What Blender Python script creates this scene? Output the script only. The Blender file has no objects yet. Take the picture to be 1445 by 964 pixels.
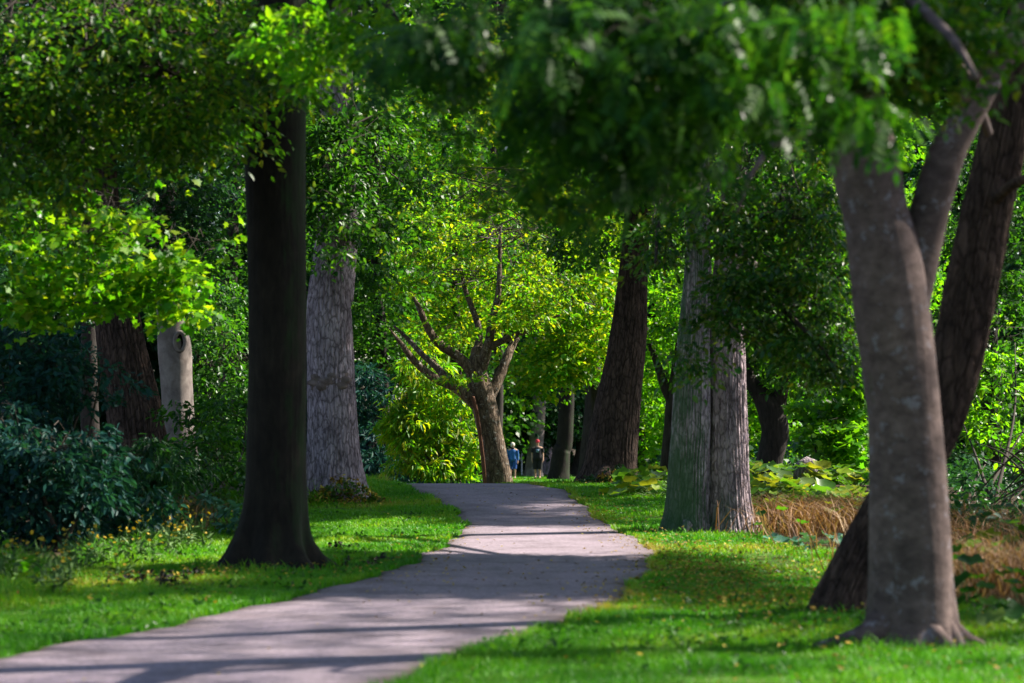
import bpy, math
import numpy as np

rng = np.random.default_rng(11)
sc = bpy.context.scene
COL = sc.collection

# ------------------------------------------------------------------ camera numbers
LENS, SENS, PW = 85.0, 36.0, 1445.0
F = LENS / SENS * PW            # focal length in photo pixels
CX, HY, EYE = 722.5, 596.0, 1.6 # principal column, horizon row, eye height


def W(px, py, d):
    return np.array([(px - CX) / F * d, d, EYE + (HY - py) / F * d])


# ------------------------------------------------------------------ sun
EL = math.radians(41)
AZ = math.radians(70)     # clockwise from +Y
SUN = np.array([math.sin(AZ) * math.cos(EL), math.cos(AZ) * math.cos(EL), math.sin(EL)])
SU = np.array([SUN[1], -SUN[0], 0]); SU /= np.linalg.norm(SU)
SV = np.cross(SUN, SU)

# ------------------------------------------------------------------ ground height
_ky = np.array([-60, 0, 28, 34, 37, 40, 43, 45, 47, 50, 54, 60, 75, 100, 115, 140, 400.])
_kz = np.array([0, 0, 0, 0.0, 0.03, .15, .30, .385, .40, .30, .08, -.12, -.40, -.86, -1.05, -1.1, -1.1])
_fy = np.arange(-60, 400, .25)
_fz = np.interp(_fy, _ky, _kz)
_g = np.exp(-.5 * (np.arange(-8, 9) / 3.2) ** 2); _g /= _g.sum()
_fz = np.convolve(np.pad(_fz, 8, mode='edge'), _g, mode='valid')


def gz(x, y):
    x = np.asarray(x, float); y = np.asarray(y, float)
    z = np.interp(y, _fy, _fz)
    z = np.where(z > 0, z * np.exp(-(np.maximum(np.abs(x) - 6, 0) / 6) ** 2), z)
    z = z - .05 * np.clip(-6.5 - x, 0, 12)
    z = z + .018 * np.sin(x * 1.3 + y * .4) * np.sin(y * .7 - x * .5) * np.clip(np.abs(x + .3) - 1.2, 0, 1)
    return z


# ------------------------------------------------------------------ path edges (distance -> x)
PL = np.array([[6, -6.2], [10, -5.0], [13, -4.25], [16.3, -3.46], [19.2, -2.72], [21.5, -2.1], [24.9, -1.48], [27.0, -1.16], [29.2, -1.12],
               [30.5, -.92], [33.5, -.80], [36.6, -.72], [40, -.97], [45, -1.95], [48, -2.3], [54, -3.2], [62, -4.2], [75, -6.5], [95, -11], [125, -18]])
PR = np.array([[6, -3.3], [10, -2.2], [13, -1.25], [14.8, -.75], [16.1, -.39], [17.7, -.08], [18.9, .33], [20.5, .77], [22.2, 1.03],
               [25.5, 1.48], [29, 1.72], [32.3, 1.78], [36.6, 1.47], [40, 1.28], [44, 1.0], [46, .55], [48, .2], [54, -.9], [62, -1.8], [75, -3.8], [95, -8.2], [125, -15]])


def path_edges(y):
    wob = .05 * np.sin(y * 2.1) + .035 * np.sin(y * 5.3 + 1) + .02 * np.sin(y * 11.7)
    wob2 = .05 * np.sin(y * 1.7 + 2) + .035 * np.sin(y * 4.7) + .02 * np.sin(y * 12.9 + 1)
    return np.interp(y, PL[:, 0], PL[:, 1]) + wob, np.interp(y, PR[:, 0], PR[:, 1]) + wob2


# ------------------------------------------------------------------ sunlight gaps in the canopy
# ground gaps: (x, y, rx, ry, probability a leaf spray that would shade it is missing)
GAPS = [(1.0, 32.7, 3.8, 3.9, 1.0), (3.3, 27, 1.5, 5.0, 1.0), (-4.2, 27.5, 1.5, 5.0, 1.0), (-2.3, 34.0, 1.5, 4.5, 1.0),
        (-1.6, 17.6, 3.9, 4.4, 1.0), (2.2, 16.0, 2.6, 2.6, .9), (-4.6, 21.5, 1.3, 2.0, .8)]
# aerial targets that stand in sun: (point, radius)
TARG = [(W(690, 430, 60), 4.2), (W(600, 600, 66), 3.0), (W(150, 370, 28.8), 3.0, .6), (W(290, 380, 28.8), 1.5, .6), (W(820, 380, 75), 5.0), (W(1130, 600, 57), 5.0, 2.0),
        (W(1400, 600, 48), 5.0, 1.5), (W(700, 620, 60), 1.5, 1.0), (W(300, 560, 56), 3.0), (W(1060, 400, 29), 1.6, 2.6), (W(440, 50, 21), .9), (W(500, 300, 30), 1.8),
        (W(1130, 700, 41), 4.0, 1.2), (W(920, 690, 47), 2.0, 1.0), (W(930, 420, 62), 3.0), (W(1400, 780, 22), 1.3), (W(640, 180, 66), 6.0)]


def lit_keep(c, own=.8):
    """False for leaf sprays that stand in the way of sunlight to a gap or target"""
    c = np.asarray(c)
    keep = np.ones(len(c), bool)
    g = c[:, :2] - (c[:, 2] / SUN[2])[:, None] * SUN[None, :2]
    r = rng.random(len(c))
    for x, y, rx, ry, p in GAPS:
        inside = ((g[:, 0] - x) / rx) ** 4 + ((g[:, 1] - y + .06 * g[:, 0]) / ry) ** 4 < 1
        keep &= ~(inside & (c[:, 2] > 1.2) & (r < p))
    for t, rad, *s0 in TARG:
        dlt = c - t
        s = dlt @ SUN
        d2 = (dlt @ SU) ** 2 + (dlt @ SV) ** 2
        keep &= ~((d2 < rad * rad) & (s > (s0[0] if s0 else rad * .8 + own)) & (r < .93))
    return keep


# ------------------------------------------------------------------ mesh helpers
def mesh_obj(name, V, faces, mat, parent=None, smooth=True, loc=None, attr=None):
    """faces: list of (M,K) index arrays; V in world space, stored relative to the parent thing's base"""
    V = np.asarray(V, float)
    off = np.zeros(3) if loc is None else np.asarray(loc, float)
    if parent is not None:
        p = parent; off = np.zeros(3)
        while p is not None:
            off = off + np.array(p.location); p = p.parent
    me = bpy.data.meshes.new(name)
    me.vertices.add(len(V)); me.vertices.foreach_set('co', (V - off).astype(np.float32).ravel())
    faces = [np.asarray(f, np.int32) for f in faces if len(f)]
    li = np.concatenate([f.ravel() for f in faces])
    tot = np.concatenate([np.full(len(f), f.shape[1], np.int32) for f in faces])
    me.loops.add(len(li)); me.loops.foreach_set('vertex_index', li)
    me.polygons.add(len(tot)); me.polygons.foreach_set('loop_start', np.concatenate([[0], np.cumsum(tot)[:-1]]).astype(np.int32))
    if smooth:
        me.polygons.foreach_set('use_smooth', np.ones(len(tot), bool))
    me.update(calc_edges=True)
    if attr is not None:
        for k, v in attr.items():
            a = me.attributes.new(k, 'FLOAT', 'POINT'); a.data.foreach_set('value', np.asarray(v, np.float32))
    me.materials.append(mat)
    o = bpy.data.objects.new(name, me); COL.objects.link(o)
    if parent is not None:
        o.parent = parent
    else:
        o.location = off
    return o


def tag(o, label, cat, group=None):
    o['label'] = label; o['category'] = cat
    if group: o['group'] = group
    return o


def thing(name, label, cat, loc, group=None):
    o = bpy.data.objects.new(name, None); o.empty_display_size = .3; COL.objects.link(o)
    o.location = [float(v) for v in loc]
    return tag(o, label, cat, group)


def join(parts):
    V, Fs, n = [], {}, 0
    for v, f in parts:
        V.append(v)
        for q in f:
            q = np.asarray(q)
            if len(q): Fs.setdefault(q.shape[1], []).append(q + n)
        n += len(v)
    return np.concatenate(V), [np.concatenate(x) for x in Fs.values()]


def nrm(v):
    return v / np.maximum(np.linalg.norm(v, axis=-1, keepdims=True), 1e-9)


def catmull(P, n):
    P = np.asarray(P, float)
    Q = np.vstack([2 * P[0] - P[1], P, 2 * P[-1] - P[-2]])
    seg = np.linalg.norm(np.diff(P[:, :3], axis=0), axis=1); cum = np.concatenate([[0], np.cumsum(seg)])
    out = []
    for s in np.linspace(0, cum[-1], n):
        i = min(np.searchsorted(cum, s, side='right') - 1, len(seg) - 1); t = (s - cum[i]) / max(seg[i], 1e-9)
        a, b, c, d = Q[i], Q[i + 1], Q[i + 2], Q[i + 3]
        out.append(.5 * (2 * b + (c - a) * t + (2 * a - 5 * b + 4 * c - d) * t * t + (3 * b - a - 3 * c + d) * t ** 3))
    return np.array(out), cum[-1]


def tube(P, sides=24, step=.12, lump=.03, ridge=0., rk=15, seed=0, flare=None, cap=True):
    r0 = np.random.default_rng(seed)
    P = np.asarray(P, float)
    L = np.linalg.norm(np.diff(P[:, :3], axis=0), axis=1).sum()
    n = max(4, int(L / step) + 1)
    C, L = catmull(P, n)
    rad = np.maximum(C[:, 3], .002); C = C[:, :3]
    T = nrm(np.gradient(C, axis=0))
    ref = np.array([0., 1, 0]) if abs(T[0][1]) < .9 else np.array([1., 0, 0])
    A = nrm(ref - (T @ ref)[:, None] * T); B = np.cross(T, A)
    th = np.linspace(0, 2 * np.pi, sides, endpoint=False)
    s = np.linspace(0, L, n)[:, None]; tt = th[None, :]
    R = rad[:, None] * np.ones_like(tt)
    ph = r0.uniform(0, 6.3, 12)
    R = R * (1 + lump * (np.sin(2 * tt + ph[0] + s * .7) + .7 * np.sin(3 * tt + ph[1] - s * 1.1) + .5 * np.sin(tt + ph[2] + s * 1.9)))
    if flare:
        amp, h0, lobes = flare
        e = np.exp(-np.maximum(s - .15, 0) / h0)
        R = R * (1 + amp * e * (.75 + .33 * np.cos(lobes * tt + ph[3]) + .22 * np.cos((lobes - 2) * tt + ph[4])))
    if ridge:
        w = tt * rk + 1.3 * np.sin(s * 2.1 + ph[5] + 2 * tt) + 1.0 * np.sin(s * 3.7 + ph[6] - 3 * tt) + .6 * np.sin(s * 7.1 + 5 * tt)
        N = np.abs(np.sin(w * .5 + ph[7])) + .5 * np.abs(np.sin(w * .83 + ph[8] + .5 * np.sin(4 * s)))
        brk = .55 + .45 * np.sin(3.1 * s + ph[9] + 4 * np.sin(5 * tt + ph[10])) * np.sin(9 * tt + 1.7 * s + ph[11])
        N2 = np.abs(np.sin(w * 1.31 + 2.5 * np.sin(2.9 * s + 3 * tt)))
        R = R + ridge * (N - .8) * brk + ridge * .5 * (N2 - .6) * (1.2 - brk)
    V = C[:, None] + R[..., None] * (np.cos(tt)[..., None] * A[:, None] + np.sin(tt)[..., None] * B[:, None])
    V = V.reshape(-1, 3)
    i = np.arange(n - 1)[:, None] * sides; j = np.arange(sides)[None, :]; k = (j + 1) % sides
    Q = np.stack([i + j, i + k, i + sides + k, i + sides + j], -1).reshape(-1, 4)
    faces = [Q]
    if cap:
        c0 = len(V); V = np.vstack([V, C[:1] - T[:1] * .3 * rad[0], C[-1:] + T[-1:] * .5 * rad[-1]])
        jj = np.arange(sides); kk = (jj + 1) % sides; b = (n - 1) * sides
        faces.append(np.vstack([np.stack([kk, jj, np.full(sides, c0)], -1), np.stack([b + jj, b + kk, np.full(sides, c0 + 1)], -1)]))
    return V, faces


def px_tube(pts, d, dd=0.):
    """pts (px, py, half width px[, extra distance]) at distance d -> x,y,z,r"""
    out = []
    for p in pts:
        D = d + (p[3] if len(p) > 3 else 0)
        out.append([*W(p[0], p[1], D), p[2] / F * D])
    return np.array(out)


# ------------------------------------------------------------------ leaves
T_LEAF = (np.array([[0, 0, 0], [.32, .25, .05], [.68, .2, .04], [1, 0, -.1], [.68, -.2, .04], [.32, -.25, .05]]), np.array([[0, 3, 2, 1], [0, 5, 4, 3]]))
T_NARROW = (np.array([[0, 0, 0], [.3, .14, .03], [.65, .12, .0], [1, 0, -.16], [.65, -.12, .0], [.3, -.14, .03]]), np.array([[0, 3, 2, 1], [0, 5, 4, 3]]))
T_FAR = (np.array([[0, 0, 0], [.45, .33, .05], [1, 0, -.1], [.5, -.33, .05]]), np.array([[0, 3, 2, 1]]))
_lob = [(0, .0), (.12, .3), (.02, .52), (.33, .36), (.55, .62), (.6, .27), (1.0, 0)]
_lv = [(a, b, .05 * abs(b)) for a, b in _lob] + [(a, -b, .05 * abs(b)) for a, b in _lob[-2:0:-1]]
T_LOBED = (np.array(_lv), np.array([[0, 11, 10, 9, 8, 7, 6, 5, 4, 3, 2, 1]]))
_pv, _pf = [], []
for _i in range(7):
    for _s in ((1, -1) if _i < 6 else (0,)):
        o = np.array([.14 + _i * .125, 0, -.12 * (_i / 6) ** 2])
        dr = np.array([.45, _s * .9, -.25]) if _s else np.array([1, 0, -.5]); dr = dr / np.linalg.norm(dr)
        sd = np.cross([0, 0, 1.], dr); sd /= np.linalg.norm(sd); l = .27
        k = len(_pv)
        _pv += [o, o + dr * l * .45 + sd * l * .2, o + dr * l, o + dr * l * .45 - sd * l * .2]; _pf.append([k, k + 3, k + 2, k + 1])
k = len(_pv); _pv += [np.array([0, .008, 0]), np.array([0, -.008, 0]), np.array([.9, -.004, -.12]), np.array([.9, .004, -.12])]; _pf.append([k, k + 1, k + 2, k + 3])
T_PINNATE = (np.array(_pv), np.array(_pf))


def leaf_geo(pos, dr, nm, size, T):
    tv, tf = T
    a = nrm(dr); n = nrm(nm - (nm * a).sum(1, keepdims=True) * a); b = np.cross(n, a)
    V = pos[:, None] + size[:, None, None] * (tv[None, :, 0:1] * a[:, None] + tv[None, :, 1:2] * b[:, None] + tv[None, :, 2:3] * n[:, None])
    Fc = (np.arange(len(pos)) * len(tv))[:, None, None] + tf[None]
    return V.reshape(-1, 3), [Fc.reshape(-1, tf.shape[1])]


def ellipsoid_pts(c, r, n, shell=.45):
    u = nrm(rng.normal(size=(n, 3)))
    q = rng.random(n) ** shell if shell else rng.random(n)
    q = q ** (1 / 1.6)
    return np.asarray(c) + u * q[:, None] * np.asarray(r)


def spray_geo(cent, R, per, size, T, droop=.4, thick=.10, tilt=.5, hang=.35, jit=.5):
    N = len(cent)
    Rv = R * rng.uniform(.6, 1.35, N)
    pn = nrm(np.stack([rng.normal(0, .28, N), rng.normal(0, .28, N), np.ones(N)], -1))
    e1 = nrm(np.cross(pn, nrm(rng.normal(size=(N, 3))))); e2 = np.cross(pn, e1)
    stretch = rng.uniform(.45, 1, N)
    per_i = np.maximum(3, (per * rng.uniform(.5, 1.5, N)).astype(int))
    ix = np.repeat(np.arange(N), per_i); M = len(ix)
    a = rng.uniform(0, 2 * np.pi, M); rr = np.sqrt(rng.random(M))
    ca, sa = np.cos(a) * rr * Rv[ix], np.sin(a) * rr * Rv[ix] * stretch[ix]
    pos = cent[ix] + ca[:, None] * e1[ix] + sa[:, None] * e2[ix] + pn[ix] * (rng.normal(0, thick, M) * Rv[ix])[:, None]
    pos[:, 2] -= droop * rr * rr * Rv[ix]
    rad = nrm(ca[:, None] * e1[ix] + sa[:, None] * e2[ix] + 1e-6)
    dr = rad * .75 + rng.normal(0, .45, (M, 3)); dr[:, 2] -= hang
    nm = np.array([0, 0, 1.]) + rng.normal(0, tilt, (M, 3))
    return leaf_geo(pos, dr, nm, size * rng.uniform(1 - jit, 1 + jit, M), T)


def twig_geo(root, tips, r0=.012, sag=.12):
    """thin three sided twigs from a point on the bough to each spray"""
    N = len(tips); K = 5
    t = np.linspace(0, 1, K)
    root = np.broadcast_to(root, tips.shape)
    P = root[:, None] + (tips - root)[:, None] * t[None, :, None]
    L = np.linalg.norm(tips - root, axis=1)
    wv = rng.normal(0, .09, (N, K, 3)) * L[:, None, None]; wv[:, 0] = 0; wv[:, -1] = 0
    P = P + wv; P[:, :, 2] += (sag * L)[:, None] * np.sin(np.pi * t)[None]
    D = nrm(tips - root); A = nrm(np.cross(D, np.array([.3, .2, 1.]))); B = np.cross(D, A)
    r = (r0 * np.minimum(L, 3))[:, None] * np.linspace(1, .22, K)[None]
    V = []
    for q in range(3):
        V.append(P + r[..., None] * (math.cos(q * 2.094) * A + math.sin(q * 2.094) * B)[:, None])
    V = np.stack(V, 2)                       # N,K,3,3
    base = (np.arange(N) * K * 3)[:, None, None]
    kk = (np.arange(K - 1) * 3)[None, :, None]; q = np.arange(3)[None, None]
    q1 = (q + 1) % 3
    Fq = np.stack([base + kk + q, base + kk + q1, base + kk + 3 + q1, base + kk + 3 + q], -1).reshape(-1, 4)
    return V.reshape(-1, 3), [Fq]


# ------------------------------------------------------------------ materials
def new_mat(name):
    m = bpy.data.materials.new(name); m.use_nodes = True
    nt = m.node_tree; nt.nodes.clear()
    out = nt.nodes.new('ShaderNodeOutputMaterial')
    return m, nt, out


def N(nt, t, **kw):
    n = nt.nodes.new(t)
    for k, v in kw.items():
        if hasattr(n, k) and not k[0].isupper(): setattr(n, k, v)
        else: n.inputs[k].default_value = v
    return n


def ramp(nt, stops, fac):
    r = nt.nodes.new('ShaderNodeValToRGB')
    el = r.color_ramp.elements
    while len(el) < len(stops): el.new(.5)
    for e, (p, c) in zip(el, stops):
        e.position = p; e.color = (*c, 1)
    nt.links.new(fac, r.inputs['Fac'])
    return r.outputs['Color']


def mixc(nt, fac, a, b, mode='MIX'):
    m = nt.nodes.new('ShaderNodeMix'); m.data_type = 'RGBA'; m.blend_type = mode
    for sock, v in ((m.inputs['Factor'], fac), (m.inputs['A'], a), (m.inputs['B'], b)):
        pass
    ins = [i for i in m.inputs if i.enabled]
    names = {'Factor': fac, 'A': a, 'B': b}
    for i in m.inputs:
        if i.name in names and (i.type == 'RGBA' or (i.name == 'Factor' and i.type == 'VALUE')):
            v = names[i.name]
            if isinstance(v, bpy.types.NodeSocket): nt.links.new(v, i)
            else: i.default_value = v if not isinstance(v, tuple) else (*v, 1)
    return [o for o in m.outputs if o.type == 'RGBA'][0]


def leaf_mat(name, cols, trans=.42, tcol=1.6, rough=.42, spec=.35):
    m, nt, out = new_mat(name)
    geo = N(nt, 'ShaderNodeNewGeometry')
    n = len(cols)
    c = ramp(nt, [(i / max(n - 1, 1), q) for i, q in enumerate(cols)], geo.outputs['Random Per Island'])
    tc = N(nt, 'ShaderNodeTexCoord')
    nz = N(nt, 'ShaderNodeTexNoise', Scale=.9, Detail=1.0); nt.links.new(tc.outputs['Object'], nz.inputs['Vector'])
    v = ramp(nt, [(.3, (.62, .66, .7)), (.7, (1.25, 1.2, 1.0))], nz.outputs['Fac'])
    c = mixc(nt, 1.0, c, v, 'MULTIPLY')
    p = N(nt, 'ShaderNodeBsdfPrincipled', Roughness=rough); nt.links.new(c, p.inputs['Base Color'])
    p.inputs['Specular IOR Level'].default_value = spec
    t = N(nt, 'ShaderNodeBsdfTranslucent')
    ct = mixc(nt, 1.0, c, (tcol, tcol * .95, tcol * .35), 'MULTIPLY'); nt.links.new(ct, t.inputs['Color'])
    mx = N(nt, 'ShaderNodeMixShader'); mx.inputs[0].default_value = trans
    nt.links.new(p.outputs[0], mx.inputs[1]); nt.links.new(t.outputs[0], mx.inputs[2]); nt.links.new(mx.outputs[0], out.inputs[0])
    return m


def bark_mat(name, dark, light, stretch=.16, scale=16, bump=.5, moss=None, moss_dir=None, moss_lo=.5, moss_h=None, patch=None, plates=0):
    m, nt, out = new_mat(name)
    tc = N(nt, 'ShaderNodeTexCoord')
    mp = N(nt, 'ShaderNodeMapping'); mp.inputs['Scale'].default_value = (1, 1, stretch); nt.links.new(tc.outputs['Object'], mp.inputs['Vector'])
    n1 = N(nt, 'ShaderNodeTexNoise', Scale=scale, Detail=7.0, Roughness=.65, Distortion=.4); nt.links.new(mp.outputs[0], n1.inputs['Vector'])
    n2 = N(nt, 'ShaderNodeTexNoise', Scale=2.2, Detail=4.0); nt.links.new(tc.outputs['Object'], n2.inputs['Vector'])
    c = ramp(nt, [(.3, dark), (.52, tuple((a + b) / 2 for a, b in zip(dark, light))), (.72, light)], n1.outputs['Fac'])
    v = ramp(nt, [(.3, (.6, .58, .6)), (.7, (1.2, 1.18, 1.15))], n2.outputs['Fac'])
    c = mixc(nt, 1.0, c, v, 'MULTIPLY')
    hgt_ = n1.outputs['Fac']
    if plates:                      # broken bark plates with dark cracks
        mp3 = N(nt, 'ShaderNodeMapping'); mp3.inputs['Scale'].default_value = (1, 1, .3); nt.links.new(tc.outputs['Object'], mp3.inputs['Vector'])
        nd = N(nt, 'ShaderNodeTexNoise', Scale=6.0, Detail=3.0); nt.links.new(tc.outputs['Object'], nd.inputs['Vector'])
        va = N(nt, 'ShaderNodeVectorMath', operation='MULTIPLY_ADD'); nt.links.new(nd.outputs['Color'], va.inputs[0]); va.inputs[1].default_value = (.12, .12, .05); nt.links.new(mp3.outputs[0], va.inputs[2])
        vr = N(nt, 'ShaderNodeTexVoronoi', feature='DISTANCE_TO_EDGE', Scale=plates); nt.links.new(va.outputs[0], vr.inputs['Vector'])
        pl_ = ramp(nt, [(.0, (.22, .2, .19)), (.16, (1.05, 1.05, 1.05))], vr.outputs['Distance'])
        c = mixc(nt, .8, c, pl_, 'MULTIPLY')
        mh = N(nt, 'ShaderNodeMath', operation='MULTIPLY_ADD'); nt.links.new(vr.outputs['Distance'], mh.inputs[0]); mh.inputs[1].default_value = 1.5; nt.links.new(n1.outputs['Fac'], mh.inputs[2]); hgt_ = mh.outputs[0]
    if patch:                       # lichen blotches
        n3 = N(nt, 'ShaderNodeTexNoise', Scale=9.0, Detail=7.0, Roughness=.75); nt.links.new(tc.outputs['Object'], n3.inputs['Vector'])
        f = ramp(nt, [(.57, (0, 0, 0)), (.62, (.75, .75, .75))], n3.outputs['Fac'])
        c = mixc(nt, f, c, patch)
    if moss:
        g = N(nt, 'ShaderNodeNewGeometry')
        dt = N(nt, 'ShaderNodeVectorMath', operation='DOT_PRODUCT'); nt.links.new(g.outputs['Normal'], dt.inputs[0]); dt.inputs[1].default_value = moss_dir
        n4 = N(nt, 'ShaderNodeTexNoise', Scale=3.0, Detail=6.0, Roughness=.7)
        mp2 = N(nt, 'ShaderNodeMapping'); mp2.inputs['Scale'].default_value = (1.6, 1.6, .45); nt.links.new(tc.outputs['Object'], mp2.inputs['Vector']); nt.links.new(mp2.outputs[0], n4.inputs['Vector'])
        ad = N(nt, 'ShaderNodeMath', operation='MULTIPLY_ADD'); nt.links.new(dt.outputs['Value'], ad.inputs[0]); ad.inputs[1].default_value = .35; nt.links.new(n4.outputs['Fac'], ad.inputs[2])
        last = ad.outputs[0]
        if moss_h:
            sp = N(nt, 'ShaderNodeSeparateXYZ'); nt.links.new(tc.outputs['Object'], sp.inputs[0])
            mr = N(nt, 'ShaderNodeMapRange'); nt.links.new(sp.outputs['Z'], mr.inputs['Value'])
            mr.inputs['From Min'].default_value = 0; mr.inputs['From Max'].default_value = moss_h; mr.inputs['To Min'].default_value = .22; mr.inputs['To Max'].default_value = 0
            a2 = N(nt, 'ShaderNodeMath', operation='ADD'); nt.links.new(last, a2.inputs[0]); nt.links.new(mr.outputs[0], a2.inputs[1]); last = a2.outputs[0]
        f = ramp(nt, [(moss_lo, (0, 0, 0)), (moss_lo + .22, (.85, .85, .85))], last)
        c = mixc(nt, f, c, moss)
    b = N(nt, 'ShaderNodeBump', Strength=bump, Distance=.03); nt.links.new(hgt_, b.inputs['Height'])
    p = N(nt, 'ShaderNodeBsdfPrincipled', Roughness=.9); p.inputs['Specular IOR Level'].default_value = .2
    nt.links.new(c, p.inputs['Base Color']); nt.links.new(b.outputs[0], p.inputs['Normal']); nt.links.new(p.outputs[0], out.inputs[0])
    return m


def plain_mat(name, col, rough=.8, var=.25, scale=20, spec=.3):
    m, nt, out = new_mat(name)
    tc = N(nt, 'ShaderNodeTexCoord'); nz = N(nt, 'ShaderNodeTexNoise', Scale=scale, Detail=3.0); nt.links.new(tc.outputs['Object'], nz.inputs['Vector'])
    c = ramp(nt, [(.3, tuple(v * (1 - var) for v in col)), (.7, tuple(v * (1 + var) for v in col))], nz.outputs['Fac'])
    p = N(nt, 'ShaderNodeBsdfPrincipled', Roughness=rough); p.inputs['Specular IOR Level'].default_value = spec
    nt.links.new(c, p.inputs['Base Color']); nt.links.new(p.outputs[0], out.inputs[0])
    return m


# leaf palettes
L_BEECH = leaf_mat('beech_leaf', [(.014, .055, .008), (.022, .085, .008), (.035, .12, .008), (.06, .16, .008), (.14, .17, .012)], trans=.5, tcol=2.3)
L_MAPLE = leaf_mat('lobed_leaf', [(.025, .12, .006), (.045, .17, .006), (.08, .23, .008), (.13, .27, .01), (.2, .27, .012)], trans=.55, tcol=2.2)
L_ASH = leaf_mat('pinnate_leaf', [(0.0085, 0.0425, 0.0132), (0.0136, 0.0595, 0.0121), (0.0204, 0.0808, 0.011), (0.034, 0.1105, 0.011), (0.051, 0.136, 0.011)], trans=.45, tcol=1.8, spec=.15)
L_YELLOW = leaf_mat('yellow_green_leaf', [(.04, .17, .006), (.07, .22, .007), (.11, .25, .008), (.17, .28, .01), (.28, .28, .014)], trans=.55, tcol=2.1, spec=.25)
L_GLOSSY = leaf_mat('glossy_leaf', [(.010, .05, .01), (.016, .075, .011), (.025, .1, .01), (.05, .14, .01), (.09, .12, .012)], trans=.45, tcol=2.2, rough=.36, spec=.45)
L_SKY_TEAL = leaf_mat('sky_tinted_leaf', [(0.0082, 0.0408, 0.0472), (0.0112, 0.0561, 0.059), (0.0153, 0.0765, 0.0708), (0.0153, 0.0714, 0.0472)], trans=.3, tcol=1.4, rough=.5, spec=.12)  # blue sky light on shaded leaves is painted into this leaf colour
L_DARK = leaf_mat('dark_leaf', [(0.0096, 0.0438, 0.0225), (0.0132, 0.0625, 0.027), (0.018, 0.075, 0.027), (0.0264, 0.1, 0.0195)], trans=.35, tcol=1.8, rough=.45, spec=.25)
L_BRIGHT = leaf_mat('bright_leaf', [(0.036, 0.1568, 0.007), (0.06, 0.2128, 0.007), (0.096, 0.2576, 0.008), (0.156, 0.2912, 0.01)], trans=.55, tcol=2.1, spec=.25)
L_MID = leaf_mat('mid_leaf', [(.011, .06, .01), (.02, .085, .009), (.032, .12, .009), (.055, .15, .009)], trans=.48, tcol=2.1)
L_FROND = leaf_mat('bright_pinnate_leaf', [(0.0112, 0.06, 0.0072), (0.0196, 0.09, 0.0072), (0.0315, 0.1125, 0.0072), (0.056, 0.1425, 0.009)], trans=.45, tcol=1.8, spec=.2)  # brighter set of pinnate leaf colours
L_RUST = leaf_mat('rust_leaf', [(.1, .03, .012), (.16, .05, .015), (.2, .08, .02), (.08, .06, .015)], trans=.45, tcol=1.5)
L_BROWN = leaf_mat('dead_leaf', [(.1, .055, .02), (.2, .12, .03), (.34, .22, .04), (.46, .34, .05), (.5, .4, .07)], trans=.15, tcol=1.1, rough=.7, spec=.15)
L_STRAW = leaf_mat('dry_stalk', [(.11, .05, .03), (.21, .11, .065), (.31, .18, .11), (.42, .29, .18)], trans=.25, tcol=1.0, rough=.7, spec=.15)
L_BUTTER = leaf_mat('broad_leaf', [(0.0625, 0.18, 0.02), (0.1, 0.228, 0.02), (0.1625, 0.264, 0.02), (0.25, 0.276, 0.03), (0.05, 0.144, 0.06)], trans=.4, tcol=1.6, rough=.45)
L_IVY = leaf_mat('creeper_leaf', [(.03, .1, .015), (.05, .15, .015), (.08, .19, .02), (.14, .06, .02)], trans=.35, tcol=1.6)
L_FLOWER = leaf_mat('yellow_petal', [(.5, .34, .02), (.6, .42, .02), (.6, .38, .02)], trans=.3, tcol=1.0, rough=.6)
L_SAGE = leaf_mat('grey_green_leaf', [(.05, .16, .12), (.07, .2, .15), (.1, .24, .18)], trans=.3, tcol=1.2)

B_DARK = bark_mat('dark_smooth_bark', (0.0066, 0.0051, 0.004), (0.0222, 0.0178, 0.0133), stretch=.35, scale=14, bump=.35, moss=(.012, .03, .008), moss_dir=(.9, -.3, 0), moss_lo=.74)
B_GREY = bark_mat('grey_furrowed_bark', (0.1568, 0.1209, 0.1379), (0.5174, 0.4265, 0.4899), stretch=.24, scale=17, bump=.7, plates=13)
B_RIB = bark_mat('ribbed_dark_bark', (0.0246, 0.016, 0.0126), (0.1229, 0.0796, 0.0628), stretch=.18, scale=12, bump=.8, plates=12)
B_PALE = bark_mat('pale_smooth_bark', (0.128, 0.104, 0.096), (0.272, 0.24, 0.224), stretch=.8, scale=5, bump=.2)
B_BEECH = bark_mat('grey_brown_bark', (0.0628, 0.0436, 0.0407), (0.1674, 0.1197, 0.1123), stretch=1.5, scale=9, bump=.35, patch=(.20, .18, .205), moss=(.035, .06, .02), moss_dir=(-.9, -.2, 0), moss_lo=.93)
B_CENTRE = bark_mat('lichen_bark', (0.0622, 0.0422, 0.0279), (0.1955, 0.1435, 0.104), stretch=.4, scale=16, bump=.5, patch=(.3, .28, .26), moss=(.07, .11, .02), moss_dir=(-.3, -.2, .5), moss_lo=.78, plates=12)
B_MOSSY = bark_mat('mossy_ridged_bark', (0.1555, 0.1296, 0.1469), (0.5875, 0.5011, 0.5875), stretch=.2, scale=16, bump=.8, moss=(.03, .085, .03), moss_dir=(-.6, -.7, 0), moss_lo=.63, moss_h=1.6, plates=15)
B_VIOLET = bark_mat('grey_ridged_bark', (0.1459, 0.1135, 0.1296), (0.5345, 0.4375, 0.486), stretch=.2, scale=16, bump=.8, moss=(.025, .07, .03), moss_dir=(-.2, -.5, 0), moss_lo=.8, moss_h=.9, plates=15)
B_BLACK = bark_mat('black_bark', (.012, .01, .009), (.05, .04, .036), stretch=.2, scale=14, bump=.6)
B_TWIG = plain_mat('twig_bark', (.035, .026, .02), .9)
M_STEM = plain_mat('green_stem', (.07, .14, .03), .7)
M_HOLLOW = plain_mat('dark_hollow', (.006, .005, .004), .95)
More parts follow.
